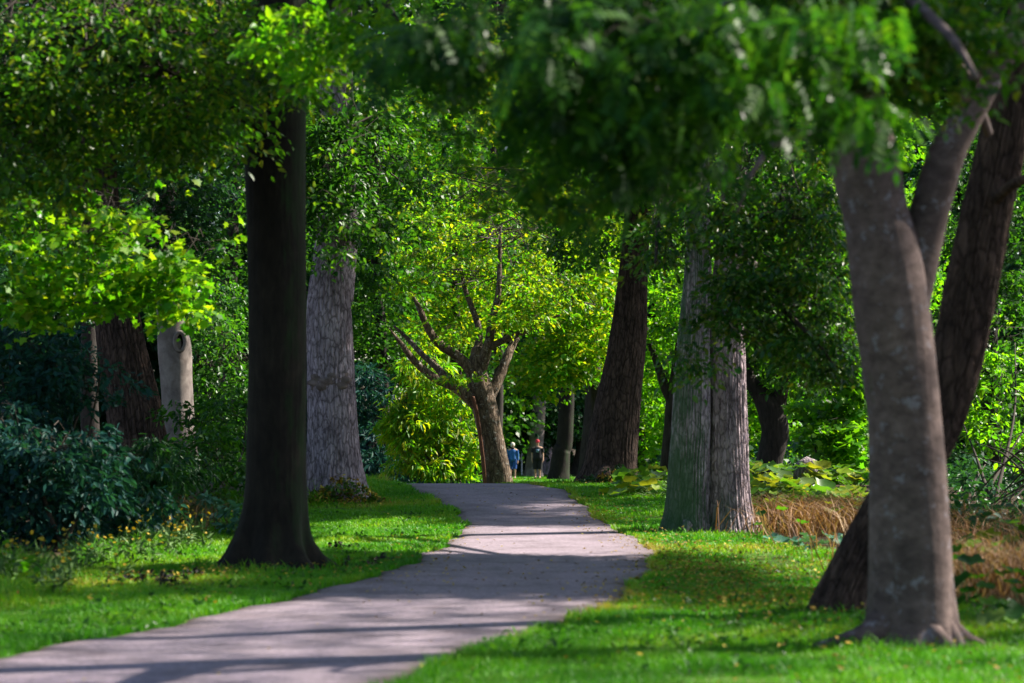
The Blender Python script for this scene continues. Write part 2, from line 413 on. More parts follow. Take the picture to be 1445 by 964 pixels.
M_SEAM = plain_mat('red_brown_wood', (.10, .04, .022), .9, .5, 30)
M_WOOD = plain_mat('weathered_wood', (.26, .21, .18), .9, .4, 14)

def vnoise(x, y, s, seed):
    r = np.random.default_rng(seed); v = 0
    for k in range(6):
        a = r.uniform(0, 6.3); f = s * r.uniform(.6, 1.9); v = v + np.sin((x * math.cos(a) + y * math.sin(a)) * f + r.uniform(0, 6.3))
    return v / 6 ** .5 * .5


BASES = [(-2.63, 26.5, .62), (-3.1, 42, .75), (2.9, 17.4, .52), (2.83, 20.4, .42), (2.55, 35, .55), (3.2, 35.1, .5), (1.92, 48, .85)]


def base_dist(x, y):
    d = np.full(np.shape(x), 9.)
    for bx, by, br in BASES: d = np.minimum(d, np.hypot(x - bx, y - by) / br)
    return d


# ------------------------------------------------------------------ setting: ground
def axis(segs):
    out = [segs[0][0]]
    for a, b, st in segs:
        n = max(1, int(round((b - a) / st))); out += list(np.linspace(a, b, n + 1)[1:])
    return np.array(out)


gx = axis([(-600, -100, 100), (-100, -30, 10), (-30, -10, 2), (-10, 10, .25), (10, 30, 2), (30, 100, 10), (100, 600, 100)])
gy = axis([(-300, -20, 40), (-20, 6, 2), (6, 60, .25), (60, 130, 1), (130, 300, 17), (300, 1200, 100)])
GX, GY = np.meshgrid(gx, gy)
GZ = gz(GX, GY)
nx, ny = len(gx), len(gy)
ii = (np.arange(ny - 1)[:, None] * nx + np.arange(nx - 1)[None]).ravel()


def lawn_edges(y):
    wob = .25 * np.sin(y * .9) + .15 * np.sin(y * 2.3 + 1)
    l = np.interp(y, [0, 24, 30, 36, 42, 46, 50, 60, 130], [-5.8, -5.0, -4.75, -4.4, -3.7, -2.9, -3.2, -4.2, -3])
    r = np.interp(y, [0, 18, 24, 34, 40, 48, 60, 130], [4.6, 4.1, 3.7, 3.5, 3.3, 3.2, 3.0, 2.6])
    return l + wob, r + wob * .6


lx, rx_ = lawn_edges(GY)
lawn = np.clip((GX - lx) / .6, 0, 1) * np.clip((rx_ - GX) / .6, 0, 1) * np.clip((base_dist(GX, GY) - 1.1) / .5, 0, 1)
m, nt, out = new_mat('lawn_soil')
tc = N(nt, 'ShaderNodeTexCoord')
nz = N(nt, 'ShaderNodeTexNoise', Scale=3.0, Detail=6.0, Roughness=.7); nt.links.new(tc.outputs['Object'], nz.inputs['Vector'])
cs = ramp(nt, [(.35, (.025, .017, .01)), (.65, (.06, .042, .024))], nz.outputs['Fac'])
cg = ramp(nt, [(.3, (.035, .07, .012)), (.55, (.06, .12, .014)), (.75, (.12, .13, .03))], nz.outputs['Fac'])
at = N(nt, 'ShaderNodeAttribute', attribute_name='lawn')
c = mixc(nt, at.outputs['Fac'], cs, cg)
p = N(nt, 'ShaderNodeBsdfPrincipled', Roughness=.95); nt.links.new(c, p.inputs['Base Color']); p.inputs['Specular IOR Level'].default_value = .1
nt.links.new(p.outputs[0], out.inputs[0])
M_GROUND = m
o = mesh_obj('ground', np.stack([GX, GY, GZ], -1).reshape(-1, 3), [np.stack([ii, ii + 1, ii + nx + 1, ii + nx], -1)], M_GROUND, attr={'lawn': lawn.ravel()})
o['kind'] = 'structure'; o['label'] = 'grassy ground rising to a low crest under the trees'

# path
py_ = np.arange(5, 125, .12)
pl, pr = path_edges(py_)
nu = 33; u = np.linspace(0, 1, nu)[None]
PX = pl[:, None] * (1 - u) + pr[:, None] * u; PY = np.repeat(py_[:, None], nu, 1)
edge = np.minimum(u, 1 - u)
PZ = gz(PX, PY) + .022 - .03 * np.exp(-edge / .015)
m, nt, out = new_mat('gravel_path')
tc = N(nt, 'ShaderNodeTexCoord')
n1 = N(nt, 'ShaderNodeTexNoise', Scale=24.0, Detail=8.0, Roughness=.85); nt.links.new(tc.outputs['Object'], n1.inputs['Vector'])
n2 = N(nt, 'ShaderNodeTexNoise', Scale=1.3, Detail=5.0, Roughness=.6); nt.links.new(tc.outputs['Object'], n2.inputs['Vector'])
vo = N(nt, 'ShaderNodeTexVoronoi', Scale=26.0); nt.links.new(tc.outputs['Object'], vo.inputs['Vector'])
c1 = ramp(nt, [(.3, (.076, .058, .07)), (.5, (.2, .16, .19)), (.7, (.37, .30, .36))], n1.outputs['Fac'])
c2 = ramp(nt, [(.3, (.6, .57, .57)), (.48, (.95, .95, .95)), (.7, (1.15, 1.13, 1.15))], n2.outputs['Fac'])
c = mixc(nt, 1.0, c1, c2, 'MULTIPLY')
c3 = ramp(nt, [(0, (.6, .57, .6)), (.5, (1.12, 1.12, 1.12))], vo.outputs['Distance'])
c = mixc(nt, .7, c, c3, 'MULTIPLY')
at = N(nt, 'ShaderNodeAttribute', attribute_name='rim')
n5 = N(nt, 'ShaderNodeTexNoise', Scale=6.0, Detail=5.0); nt.links.new(tc.outputs['Object'], n5.inputs['Vector'])
rm = N(nt, 'ShaderNodeMath', operation='MULTIPLY'); nt.links.new(at.outputs['Fac'], rm.inputs[0]); nt.links.new(n5.outputs['Fac'], rm.inputs[1])
c = mixc(nt, rm.outputs[0], c, (.07, .05, .035))
bp = N(nt, 'ShaderNodeBump', Strength=.5, Distance=.01); nt.links.new(n1.outputs['Fac'], bp.inputs['Height'])
p = N(nt, 'ShaderNodeBsdfPrincipled', Roughness=.85); p.inputs['Specular IOR Level'].default_value = .25
nt.links.new(c, p.inputs['Base Color']); nt.links.new(bp.outputs[0], p.inputs['Normal']); nt.links.new(p.outputs[0], out.inputs[0])
ii = (np.arange(len(py_) - 1)[:, None] * nu + np.arange(nu - 1)[None]).ravel()
o = mesh_obj('path', np.stack([PX, PY, PZ], -1).reshape(-1, 3), [np.stack([ii, ii + 1, ii + nu + 1, ii + nu], -1)], m,
             attr={'rim': np.repeat(np.exp(-edge / .05), len(py_), 0).ravel() * 2.2})
o['kind'] = 'structure'; o['label'] = 'pinkish grey gravel path winding up to a crest'


# ------------------------------------------------------------------ grass blades




def grass_pts(y0, y1, dens):
    n = int((y1 - y0) * 11 * dens)
    x = rng.uniform(-6.2, 4.8, n); y = rng.uniform(y0, y1, n)
    half = 760 / F * y + .3
    l, r = lawn_edges(y); a, b = path_edges(y)
    ok = (x > l - .3) & (x < r + .3) & ((x < a + .02) | (x > b - .02)) & (np.abs(x) < half)
    x, y = x[ok], y[ok]
    bare = (np.exp(-(((x - 3.0) / .55) ** 2 + ((y - 28.3) / 3.2) ** 2)) > rng.random(len(x)) * 1.05) | (np.exp(-(((x - 2.0) / .9) ** 2 + ((y - 22.5) / 1.3) ** 2)) > rng.random(len(x)) * 1.6) | (vnoise(x, y, 1.1, 5) > .8)
    bare |= (base_dist(x, y) + .25 * vnoise(x, y, 9, 31) < 1.3) & (rng.random(len(x)) < .8)
    return x[~bare], y[~bare]


m, nt, out = new_mat('grass_blade')
at = N(nt, 'ShaderNodeAttribute', attribute_name='tint')
geo = N(nt, 'ShaderNodeNewGeometry')
mm = N(nt, 'ShaderNodeMath', operation='MULTIPLY_ADD'); nt.links.new(geo.outputs['Random Per Island'], mm.inputs[0]); mm.inputs[1].default_value = .3; nt.links.new(at.outputs['Fac'], mm.inputs[2])
c = ramp(nt, [(.1, (.022, .12, .006)), (.4, (.05, .22, .007)), (.65, (.11, .3, .01)), (.85, (.22, .29, .02)), (1.0, (.32, .26, .08))], mm.outputs[0])
p = N(nt, 'ShaderNodeBsdfPrincipled', Roughness=.5); p.inputs['Specular IOR Level'].default_value = .3; nt.links.new(c, p.inputs['Base Color'])
t = N(nt, 'ShaderNodeBsdfTranslucent'); nt.links.new(mixc(nt, 1.0, c, (1.5, 1.4, .6), 'MULTIPLY'), t.inputs['Color'])
mx = N(nt, 'ShaderNodeMixShader'); mx.inputs[0].default_value = .4
nt.links.new(p.outputs[0], mx.inputs[1]); nt.links.new(t.outputs[0], mx.inputs[2]); nt.links.new(mx.outputs[0], out.inputs[0])
M_GRASS = m
xs, ys, ws = [], [], []
for y0, y1, dens, w in ((11.5, 18, 2600, .0042), (18, 25, 1900, .006), (25, 36, 1300, .0085), (36, 50, 1000, .011), (50, 80, 260, .02), (80, 120, 120, .035)):
    a, b = grass_pts(y0, y1, dens); xs.append(a); ys.append(b); ws.append(np.full(len(a), w))
gxp, gyp, gw = map(np.concatenate, (xs, ys, ws))
n = len(gxp)
a, b = path_edges(gyp)
near_edge = np.exp(-np.minimum(np.abs(gxp - a), np.abs(gxp - b)) / .12)
clump = vnoise(gxp, gyp, 3.0, 2)
hgt = (.045 + .028 * np.clip(clump, -1, 1) + .03 * near_edge) * rng.uniform(.6, 1.5, n)
l, r = lawn_edges(gyp)
wild = np.clip(1 - (gxp - l) / .9, 0, 1)
hgt = hgt * (1 + 1.6 * np.exp(-((base_dist(gxp, gyp) - 1.25) / .25) ** 2) * rng.random(n))
hgt = hgt * (1 + 3.2 * wild * rng.random(n))
base = np.stack([gxp, gyp, gz(gxp, gyp) - .01], -1)
ang = rng.uniform(0, 2 * np.pi, n); side = np.stack([np.cos(ang), np.sin(ang), 0 * ang], -1) * (gw * rng.uniform(.6, 1.3, n))[:, None]
lean = rng.normal(0, .45, (n, 2)) * hgt[:, None]
mid = base + np.concatenate([lean * .3, (hgt * .6)[:, None]], 1)
tip = base + np.concatenate([lean, (hgt * .95)[:, None]], 1)
V = np.stack([base - side, base + side, mid + side * .7, tip, mid - side * .7], 1).reshape(-1, 3)
f0 = (np.arange(n) * 5)[:, None]
tint = np.clip(.36 + .3 * vnoise(gxp, gyp, .9, 8) + .16 * vnoise(gxp, gyp, 3, 9) + .28 * near_edge * (gxp > 0) + .1 * (gxp < -2.5) * np.exp(-((gyp - 26) / 4) ** 2), 0, .95)
o = mesh_obj('grass', V, [f0 + np.array([0, 1, 2, 4]), f0 + np.array([4, 2, 3])], M_GRASS, attr={'tint': np.repeat(tint, 5)})
o['kind'] = 'stuff'; o['label'] = 'short bright green grass on both sides of the path'

# small weeds in the lawn
wx, wy = [], []
for y0, y1, dn in ((13, 26, 8), (26, 46, 3)):
    a, b = grass_pts(y0, y1, dn); wx.append(a); wy.append(b)
wx, wy = map(np.concatenate, (wx, wy)); kk = vnoise(wx, wy, 1.6, 21) > -.1; wx, wy = wx[kk], wy[kk]
v = spray_geo(np.stack([wx, wy, gz(wx, wy) + .05], -1), .09, 12, .05, T_LEAF, hang=-.1)
o = mesh_obj('weeds', v[0], v[1], L_MID, None, False); o['kind'] = 'stuff'; o['label'] = 'small flat weeds scattered through the lawn'

# fallen leaves
def off_path(x, y):
    a, b = path_edges(y)
    return ((x < a) | (x > b)).astype(float)


def litter(x, y, size):
    n = len(x)
    pos = np.stack([x, y, gz(x, y) + rng.uniform(.026, .05, n) + .045 * off_path(x, y)], -1)
    return leaf_geo(pos, np.stack([rng.normal(size=n), rng.normal(size=n), rng.normal(0, .2, n)], -1), np.array([0, 0, 1.]) + rng.normal(0, .35, (n, 3)), size * rng.uniform(.6, 1.3, n), T_LEAF)


X, Y = [], []
def sc_(n, cx, cy, sx, sy):
    X.append(rng.normal(cx, sx, n)); Y.append(rng.normal(cy, sy, n))
sc_(1100, 2.0, 26, .3, 3.2); sc_(1500, 2.3, 22.5, .9, 1.6); sc_(500, 2.9, 28.5, .5, 2.5); sc_(350, 1.5, 38.5, .35, 3); sc_(160, 0, 42, 1.0, 3); sc_(130, -.6, 25, 1.5, 2.5); sc_(350, -3.4, 23.5, .9, 1.2)
sc_(250, -2.7, 26, 1.0, 1.2); sc_(60, 0, 20, 2, 4); sc_(260, -2.9, 41.2, .45, .6); sc_(160, 2.2, 47, .7, 1.0); sc_(220, 2.6, 16, 1.2, 2.5); sc_(150, 1.7, 30, .3, 4); sc_(200, -1.1, 29, .35, 4)
X, Y = map(np.concatenate, (X, Y))
v = litter(X, Y, .042)
o = mesh_obj('fallen_leaves', v[0], v[1], L_BROWN); o['kind'] = 'stuff'; o['label'] = 'yellow and brown fallen leaves along the path edges'


# ------------------------------------------------------------------ tree kit
def blob(px, py, d, rx, ry, rd, n):
    return (W(px, py, d), np.array([rx / F * d, rd, ry / F * d]), n)


def crown(parent, blobs, mat, T=T_LEAF, size=.09, R=.45, per=38, name='crown', cull=True, twigs=None, anchor=None, z_min=None, **kw):
    cs, tw = [], []
    for c, r, n in blobs:
        pts = ellipsoid_pts(c, r, n)
        if z_min is not None: pts = pts[pts[:, 2] > z_min]
        if cull: pts = pts[lit_keep(pts)]
        if not len(pts): continue
        cs.append(pts)
        if twigs is not None:
            hub = c + np.array([0, 0, .2 * r[2]])
            k = pts[rng.random(len(pts)) < .8]
            if len(k): tw.append(twig_geo(hub + rng.normal(0, .25, k.shape) * r, k, .008))
            if anchor is not None:
                tw.append(twig_geo(np.asarray(anchor, float), hub[None], .02, .2))
    if not cs: return
    v = spray_geo(np.concatenate(cs), R, per, size, T, **kw)
    mesh_obj(name, v[0], v[1], mat, parent, smooth=False)
    if tw:
        q = join(tw); mesh_obj('twig_sprays', q[0], q[1], twigs, parent)


def base_of(px, d, sink=0.):
    x = (px - CX) / F * d
    return np.array([x, d, float(gz(x, d)) - sink])


def trunk_pts(px_pts, d, sink=.25):
    P = px_tube(px_pts, d)
    g = gz(P[0, 0], P[0, 1])
    P0 = P[0].copy(); P0[2] = g - sink
    P[0, 2] = max(P[0, 2], g - .02)
    return np.vstack([P0, P])


def roots(base, n, r0, L, seed, r=.11):
    q = np.random.default_rng(seed); out = []
    for k in range(n):
        a = k / n * 2 * np.pi + q.uniform(-.4, .4); l = L * q.uniform(.6, 1.25)
        pts = []
        for t in np.linspace(0, 1, 5):
            rr = r0 * .55 + l * t; aa = a + .25 * math.sin(t * 3 + k)
            x, y = base[0] + rr * math.cos(aa), base[1] + rr * math.sin(aa)
            pts.append([x, y, float(gz(x, y)) + r * (1.7 * (1 - t) ** 2 - .35 * t - .1), r * (1 - .75 * t)])
        out.append(tube(pts, 10, .1, .06, seed=seed + k))
    return out


def trunk_parts(q, mat, t):
    if isinstance(q, tuple): q = [q]
    for i, g in enumerate(q):
        size = np.ptp(g[0][:, 2])
        mesh_obj('trunk' if i == 0 else ('stem' if size > 1.2 else 'root'), g[0], g[1], mat, t)


def canopy(parent, mat, ells, lai=4.0, size=.2, R=.9, name='upper_crown'):
    """the dense upper crown: (x, y, z, rx, ry, rz)"""
    cs = []
    for x, y, z, rx, ry, rz in ells:
        n = int(lai * np.pi * rx * ry / (.33 * size * size * 44))
        cs.append(ellipsoid_pts((x, y, z), (rx, ry, rz), n, .7))
    c = np.concatenate(cs); c = c[lit_keep(c)]
    v = spray_geo(c, R, 44, size, T_FAR, thick=.25); mesh_obj(name, v[0], v[1], mat, parent, smooth=False)


def hi(x, y, z, rx, ry, rz, n):
    return (np.array([x, y, z], float), np.array([rx, ry, rz], float), n)


# 1. dark beech left of the path ------------------------------------------------
b = base_of(384, 26.5)
t1 = thing('beech_tree', 'tall near-black straight trunk with flared base on the left verge beside the path', 'tree', b)
P = trunk_pts([(384, 806, 46), (384, 770, 44), (388, 700, 43), (389, 600, 42), (391, 480, 41), (391, 330, 41), (388, 180, 43), (390, 60, 42), (392, -200, 38), (390, -700, 28), (395, -1200, 12)], 26.5)
q = [tube(P, 160, .06, .02, .004, 30, 3, (1.25, .3, 7)), *roots(b, 7, .5, .4, 31, .09)]
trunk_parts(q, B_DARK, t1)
lm = [tube([*[[*W(*p[:3]), p[3]] for p in L]], 14, .15, .05, seed=i) for i, L in enumerate([
    [(385, 190, 26.5, .16), (300, 120, 25.5, .11), (180, 90, 25, .07), (40, 90, 24.5, .03)],
    [(395, 60, 26.5, .15), (450, 10, 24.5, .1), (520, -20, 22, .06), (560, 30, 21, .02)],
    [(392, 150, 26.5, .12), (440, 60, 28, .08), (500, 60, 29.5, .04), (540, 100, 30, .015)]])]
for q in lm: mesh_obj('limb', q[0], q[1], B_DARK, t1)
crown(t1, [blob(180, 80, 24, 280, 110, 2.2, 260), blob(30, 190, 24, 120, 110, 1.6, 90), blob(250, 180, 25, 110, 60, 1.2, 44), blob(500, 160, 30, 120, 120, 1.8, 150), blob(470, 300, 30.5, 60, 70, 1.0, 45),
           blob(560, 300, 31, 50, 60, 1.0, 30)], L_BEECH, T_LEAF, .085, .42, 42, twigs=B_TWIG)
crown(t1, [blob(60, 330, 28.9, 110, 60, 1.3, 44), blob(160, 350, 28.9, 150, 60, 1.3, 58), blob(270, 360, 28.9, 90, 60, 1.0, 40), blob(40, 425, 28.4, 50, 38, .7, 26), blob(130, 400, 28.7, 70, 40, .8, 40), blob(250, 405, 28.9, 80, 38, .7, 40), blob(150, 290, 29.4, 150, 40, 1.2, 34), blob(235, 285, 29.4, 50, 50, .8, 26),
           blob(320, 330, 29.4, 40, 70, .8, 22)], L_MAPLE, T_LOBED, .095, .32, 20, name='low_bough_leaves', twigs=B_TWIG, hang=.55)
crown(t1, [blob(430, 55, 21, 75, 50, .7, 34), blob(520, 30, 20.5, 60, 40, .6, 16)], L_BRIGHT, T_LEAF, .085, .3, 32, name='sunlit_spray', twigs=B_TWIG)

canopy(t1, L_BEECH, [(-4, 28, 11, 5.5, 5.5, 3.8)])

# 2. big grey tree with burl -----------------------------------------------------
b = base_of(472, 42)
t2 = thing('plane_tree', 'thick grey furrowed trunk with a round burl, right behind the near-black beech', 'tree', b)
P = trunk_pts([(473, 706, 37), (472, 670, 36), (470, 600, 34), (467, 520, 33), (464, 430, 31), (470, 350, 26), (480, 250, 24), (475, 100, 22), (480, -150, 15)], 42)
q = [tube(P, 240, .05, .025, .028, 44, 5, (.42, .5, 6)), tube([[*W(478, 420, 42), .25], [*W(492, 370, 42), .13], [*W(497, 320, 42.2), .1], [*W(505, 200, 42.5), .05]], 20, .12, .05, .01, 9, 7)]
trunk_parts(q, B_GREY, t2)
th = np.linspace(0, 2 * np.pi, 28, endpoint=False); phv = np.linspace(.05, np.pi - .05, 16)
c0 = W(467, 540, 41.72); Vb = []
for ph_ in phv:
    for t_ in th:
        d_ = np.array([math.sin(ph_) * math.cos(t_), math.sin(ph_) * math.sin(t_), math.cos(ph_)])
        rr = 1 + .16 * math.sin(5 * t_ + 3 * ph_) + .1 * math.sin(9 * ph_ - 4 * t_)
        Vb.append(c0 + d_ * rr * np.array([.34, .15, .21]))
ii = (np.arange(15)[:, None] * 28 + np.arange(28)[None]); i2 = np.arange(15)[:, None] * 28 + (np.arange(28)[None] + 1) % 28
mesh_obj('burl', np.array(Vb), [np.stack([ii, ii + 28, i2 + 28, i2], -1).reshape(-1, 4)], bark_mat('burl_bark', (.08, .058, .052), (.25, .19, .18), .6, 10, .9), t2)
crown(t2, [blob(465, 230, 41, 50, 80, .7, 46), blob(490, 240, 42, 110, 110, 2, 90), blob(460, 330, 41, 40, 50, .8, 14), blob(515, 400, 43, 22, 40, .6, 14)], L_MID, T_LEAF, .11, .5, 40, twigs=B_TWIG)

canopy(t2, L_MID, [(-3.5, 43, 13, 5, 5, 3.6)])

# 3. ribbed dark leaning trunk --------------------------------------------------
b = base_of(200, 44)
t3 = thing('oak_tree', 'dark deeply ribbed trunk leaning left behind the sky-tinted shrub', 'tree', b)
P = trunk_pts([(200, 680, 44), (192, 600, 38), (175, 510, 34), (163, 440, 30), (150, 380, 28), (138, 260, 25), (130, 100, 20), (128, -200, 12)], 44)
q = tube(P, 220, .05, .03, .06, 34, 9, (.3, .5, 5)); trunk_parts(q, B_RIB, t3)
crown(t3, [blob(60, 160, 45, 200, 170, 2.5, 130), blob(220, 60, 46, 150, 140, 2.5, 120)], L_DARK, T_LEAF, .13, .55, 42, twigs=B_TWIG)

canopy(t3, L_DARK, [(-9, 45, 13.5, 5, 5, 3.6)])

# 4. pale trunk with knothole ---------------------------------------------------
b = base_of(252, 50)
t4 = thing('hollow_tree', 'slender pale smooth trunk with an oval knothole among the left undergrowth', 'tree', b)
P = trunk_pts([(254, 690, 28), (252, 600, 23), (250, 540, 22), (247, 490, 23), (240, 440, 18), (234, 380, 17), (230, 250, 15), (232, 50, 12), (240, -150, 7)], 50)
q = tube(P, 48, .08, .04, .0, 20, 12, (.3, .4, 5)); trunk_parts(q, B_PALE, t4)
kc = W(254, 482, 49.69)
th = np.linspace(0, 2 * np.pi, 22); rg = np.array([[kc[0] + .10 * math.cos(a), kc[1] + .03 * math.cos(a), kc[2] + .19 * math.sin(a), .045] for a in th])
q = tube(rg, 10, .03, .1, seed=3, cap=False); kn = mesh_obj('knothole', q[0], q[1], B_PALE, t4)
dv = np.array([[kc[0] + .09 * math.cos(a), kc[1] + .015, kc[2] + .18 * math.sin(a)] for a in th[:-1]]); dv = np.vstack([dv, kc + [0, .05, 0]])
mesh_obj('hollow', dv, [np.stack([np.arange(21), (np.arange(21) + 1) % 21, np.full(21, 21)], -1)], M_HOLLOW, kn)
crown(t4, [blob(240, 230, 51, 120, 120, 2.2, 90), blob(240, 300, 48.6, 60, 80, .7, 60)], L_DARK, T_LEAF, .13, .55, 40, twigs=B_TWIG)

# 5. central spreading tree -----------------------------------------------------
b = base_of(705, 60)
t5 = thing('spreading_tree', 'low branching tree in the centre at the crest of the path, sunlit crown', 'tree', b)
P = trunk_pts([(706, 693, 20), (699, 650, 18), (691, 610, 17.5), (682, 570, 18), (675, 540, 17), (672, 518, 12), (674, 490, 8)], 60)
q = tube(P, 64, .05, .03, .008, 18, 14, (.1, .2, 5)); trunk_parts(q, B_CENTRE, t5)
for i, L in enumerate([
    [(676, 572, 60, 14), (645, 548, 59.7, 10), (612, 533, 59.4, 8), (585, 510, 59, 6), (566, 485, 58.7, 4), (548, 462, 58.5, 1)],
    [(640, 545, 59.7, 7), (618, 520, 60, 6), (596, 500, 60.2, 5), (575, 478, 60.5, 4), (556, 460, 60.6, 2)],
    [(674, 530, 60, 14), (645, 503, 59.8, 9), (618, 484, 59.5, 8), (602, 460, 59.2, 6), (592, 436, 59, 5), (580, 412, 59, 1.2)],
    [(676, 525, 60, 13), (689, 488, 59.8, 8), (694, 455, 59.6, 7), (703, 415, 59.6, 5), (705, 370, 59.8, 4), (706, 320, 60, 2)],
    [(685, 570, 60.2, 13), (706, 530, 60.5, 9), (717, 500, 60.7, 8), (728, 478, 61, 6), (745, 455, 61.2, 4), (768, 435, 61.5, 2)],
    [(690, 490, 59.8, 7), (715, 478, 59.6, 6), (740, 468, 59.5, 5), (768, 452, 59.3, 3), (790, 445, 59.2, 2)],
    [(698, 432, 59.6, 5), (720, 415, 59.8, 4), (735, 402, 60, 4), (752, 394, 60.2, 2)],
    [(672, 505, 60.3, 8), (676, 470, 60.6, 6), (668, 440, 60.8, 5), (655, 405, 61, 4), (650, 370, 61, 2)]]):
    q = tube(px_tube([(p[0], p[1], p[3] * .8, p[2] - 60) for p in L], 60), 16, .1, .06, seed=20 + i); mesh_obj('limb', q[0], q[1], B_CENTRE, t5)
sm = tube(np.array([[*W(594, 700, 59.7), .05], [*W(585, 660, 59.66), .045]]), 6, .1)
seam = np.array([[*W(p, y, 59.62), .05] for p, y in ((685, 692), (683, 660), (678, 620), (672, 580), (667, 560))])
q = tube(seam, 8, .06, .15, seed=4); mesh_obj('bark_seam', q[0], q[1], M_SEAM, t5)
crown(t5, [blob(650, 395, 60, 120, 35, 2.2, 62), blob(570, 440, 59, 60, 25, 1.3, 26), blob(600, 400, 60, 70, 22, 1.5, 26), blob(560, 500, 59, 40, 20, 1.0, 12), blob(700, 350, 60, 150, 40, 2.6, 85), blob(780, 420, 61, 80, 50, 1.8, 60),
           blob(660, 440, 58.8, 70, 22, .8, 20), blob(620, 470, 61.5, 60, 25, .8, 18), blob(650, 535, 58.9, 22, 8, .3, 3), blob(750, 440, 60, 40, 20, .8, 12), blob(690, 280, 61, 150, 60, 2.6, 110), blob(600, 340, 60, 80, 45, 1.6, 60), blob(640, 470, 58.6, 60, 14, .5, 12), blob(600, 455, 58.4, 40, 14, .5, 8), blob(720, 400, 58.6, 70, 18, .6, 16), blob(575, 480, 58.2, 40, 12, .4, 7), blob(585, 412, 58.6, 40, 22, .5, 14), blob(705, 330, 58.8, 70, 30, .6, 20), blob(650, 380, 58.6, 60, 20, .5, 12), blob(740, 455, 58.8, 50, 10, .5, 8)],
      L_YELLOW, T_LEAF, .12, .42, 36, twigs=B_TWIG, droop=.25)

# 6. leaning dark trunk ---------------------------------------------------------
b = base_of(860, 48)
t6 = thing('lime_tree', 'thick dark trunk leaning right, beside the far end of the path', 'tree', b)
P = trunk_pts([(858, 700, 42), (861, 660, 35), (868, 600, 33), (877, 540, 29), (886, 480, 26), (893, 400, 21), (898, 330, 18), (902, 230, 17), (905, 100, 15), (908, -100, 10)], 48)
q = [tube(P, 200, .06, .02, .03, 36, 17, (.25, .35, 6)), tube([[*W(864, 640, 47.9), .06], [*W(848, 678, 47.3), .15], [*W(828, 697, 47), .1], [*W(815, 703, 46.9), .05]], 12, .08, .06, seed=5), *roots(b, 6, .55, .5, 61, .13)]
trunk_parts(q, B_RIB, t6)
crown(t6, [blob(900, 200, 48, 140, 120, 2.4, 150), blob(820, 330, 49, 60, 40, 1.2, 26)], L_MID, T_LEAF, .12, .5, 40, twigs=B_TWIG)

canopy(t6, L_MID, [(4, 49, 14, 5, 5, 3.6)])

# 7. small forked dark trunk ----------------------------------------------------
b = base_of(945, 60)
t7 = thing('forked_tree', 'thin black forked trunk between the leaning trunk and the mossy twin trunk', 'tree', b)
P = trunk_pts([(944, 665, 13), (948, 610, 11), (953, 565, 12), (958, 520, 10), (968, 440, 8), (980, 340, 4)], 60)
q = [tube(P, 28, .1, .05, .01, 11, 19, (.3, .3, 5)), tube(px_tube([(950, 570, 8), (938, 545, 7), (928, 515, 5), (915, 480, 4), (905, 430, 2)], 60), 14, .12, .05, seed=6)]
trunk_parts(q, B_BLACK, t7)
crown(t7, [blob(940, 440, 60, 55, 60, 1.6, 70), blob(915, 380, 61, 50, 50, 1.6, 40), blob(960, 300, 61, 80, 80, 2, 80)], L_BRIGHT, T_LEAF, .14, .45, 36, twigs=B_TWIG)

# 8. mossy twin trunk -----------------------------------------------------------
b = base_of(1000, 35)
t8 = thing('twin_trunk_tree', 'twin trunk tree, its left stem green with moss, on the lawn right of the path', 'tree', b)
P = trunk_pts([(968, 753, 32), (970, 710, 28), (973, 650, 27), (976, 560, 25), (979, 480, 22), (984, 400, 19), (985, 330, 16), (986, 220, 14), (980, 60, 10), (975, -150, 5)], 35)
q = [tube(P, 256, .05, .02, .03, 40, 23, (.28, .35, 5)), *roots(W(968, 750, 34.9) * [1, 1, 0], 4, .4, .25, 71, .08)]; trunk_parts(q, B_MOSSY, t8)
P = trunk_pts([(1030, 753, 32), (1029, 700, 28), (1028, 640, 27), (1027, 560, 25), (1025, 490, 24), (1025, 420, 20), (1030, 340, 17), (1040, 200, 14), (1050, 0, 9), (1050, -200, 4)], 35.12)
q = [tube(P, 256, .05, .02, .034, 36, 24, (.42, .3, 5)), *roots(W(1035, 750, 35.2) * [1, 1, 0], 4, .45, .35, 77, .09)]; trunk_parts(q, B_VIOLET, t8)
lm = [tube([*[[*W(*p[:3]), p[3]] for p in L]], 10, .15, .06, seed=40 + i) for i, L in enumerate([
    [(1030, 330, 35, .1), (1080, 400, 31, .06), (1110, 440, 29, .04), (1150, 480, 28, .02), (1180, 520, 28, .01)],
    [(1040, 260, 35, .1), (1110, 300, 32, .06), (1150, 360, 30, .04), (1190, 400, 29.5, .015)],
    [(985, 260, 35, .1), (950, 280, 32, .06), (930, 320, 30, .03), (925, 370, 29, .015)]])]
for q in lm: mesh_obj('limb', q[0], q[1], B_TWIG, t8)
crown(t8, [blob(1110, 330, 29.5, 100, 80, 1.3, 115), blob(1010, 440, 28.5, 40, 22, .5, 8), blob(985, 505, 28.3, 28, 26, .4, 9), blob(1020, 300, 29, 40, 60, .6, 22), blob(1040, 415, 28.8, 45, 48, .6, 34), blob(1110, 430, 29, 100, 70, 1.0, 95), blob(1150, 500, 28.5, 60, 50, .8, 40), blob(930, 300, 30, 60, 70, .9, 45),
           blob(1090, 230, 31, 120, 70, 1.5, 130), blob(1140, 280, 30, 60, 60, 1.0, 50), blob(925, 350, 30, 26, 40, .6, 10)], L_GLOSSY, T_LEAF, .085, .34, 36, name='glossy_crown', twigs=B_TWIG, hang=.5)

canopy(t8, L_GLOSSY, [(4, 36, 11.5, 5, 5, 3.6)])

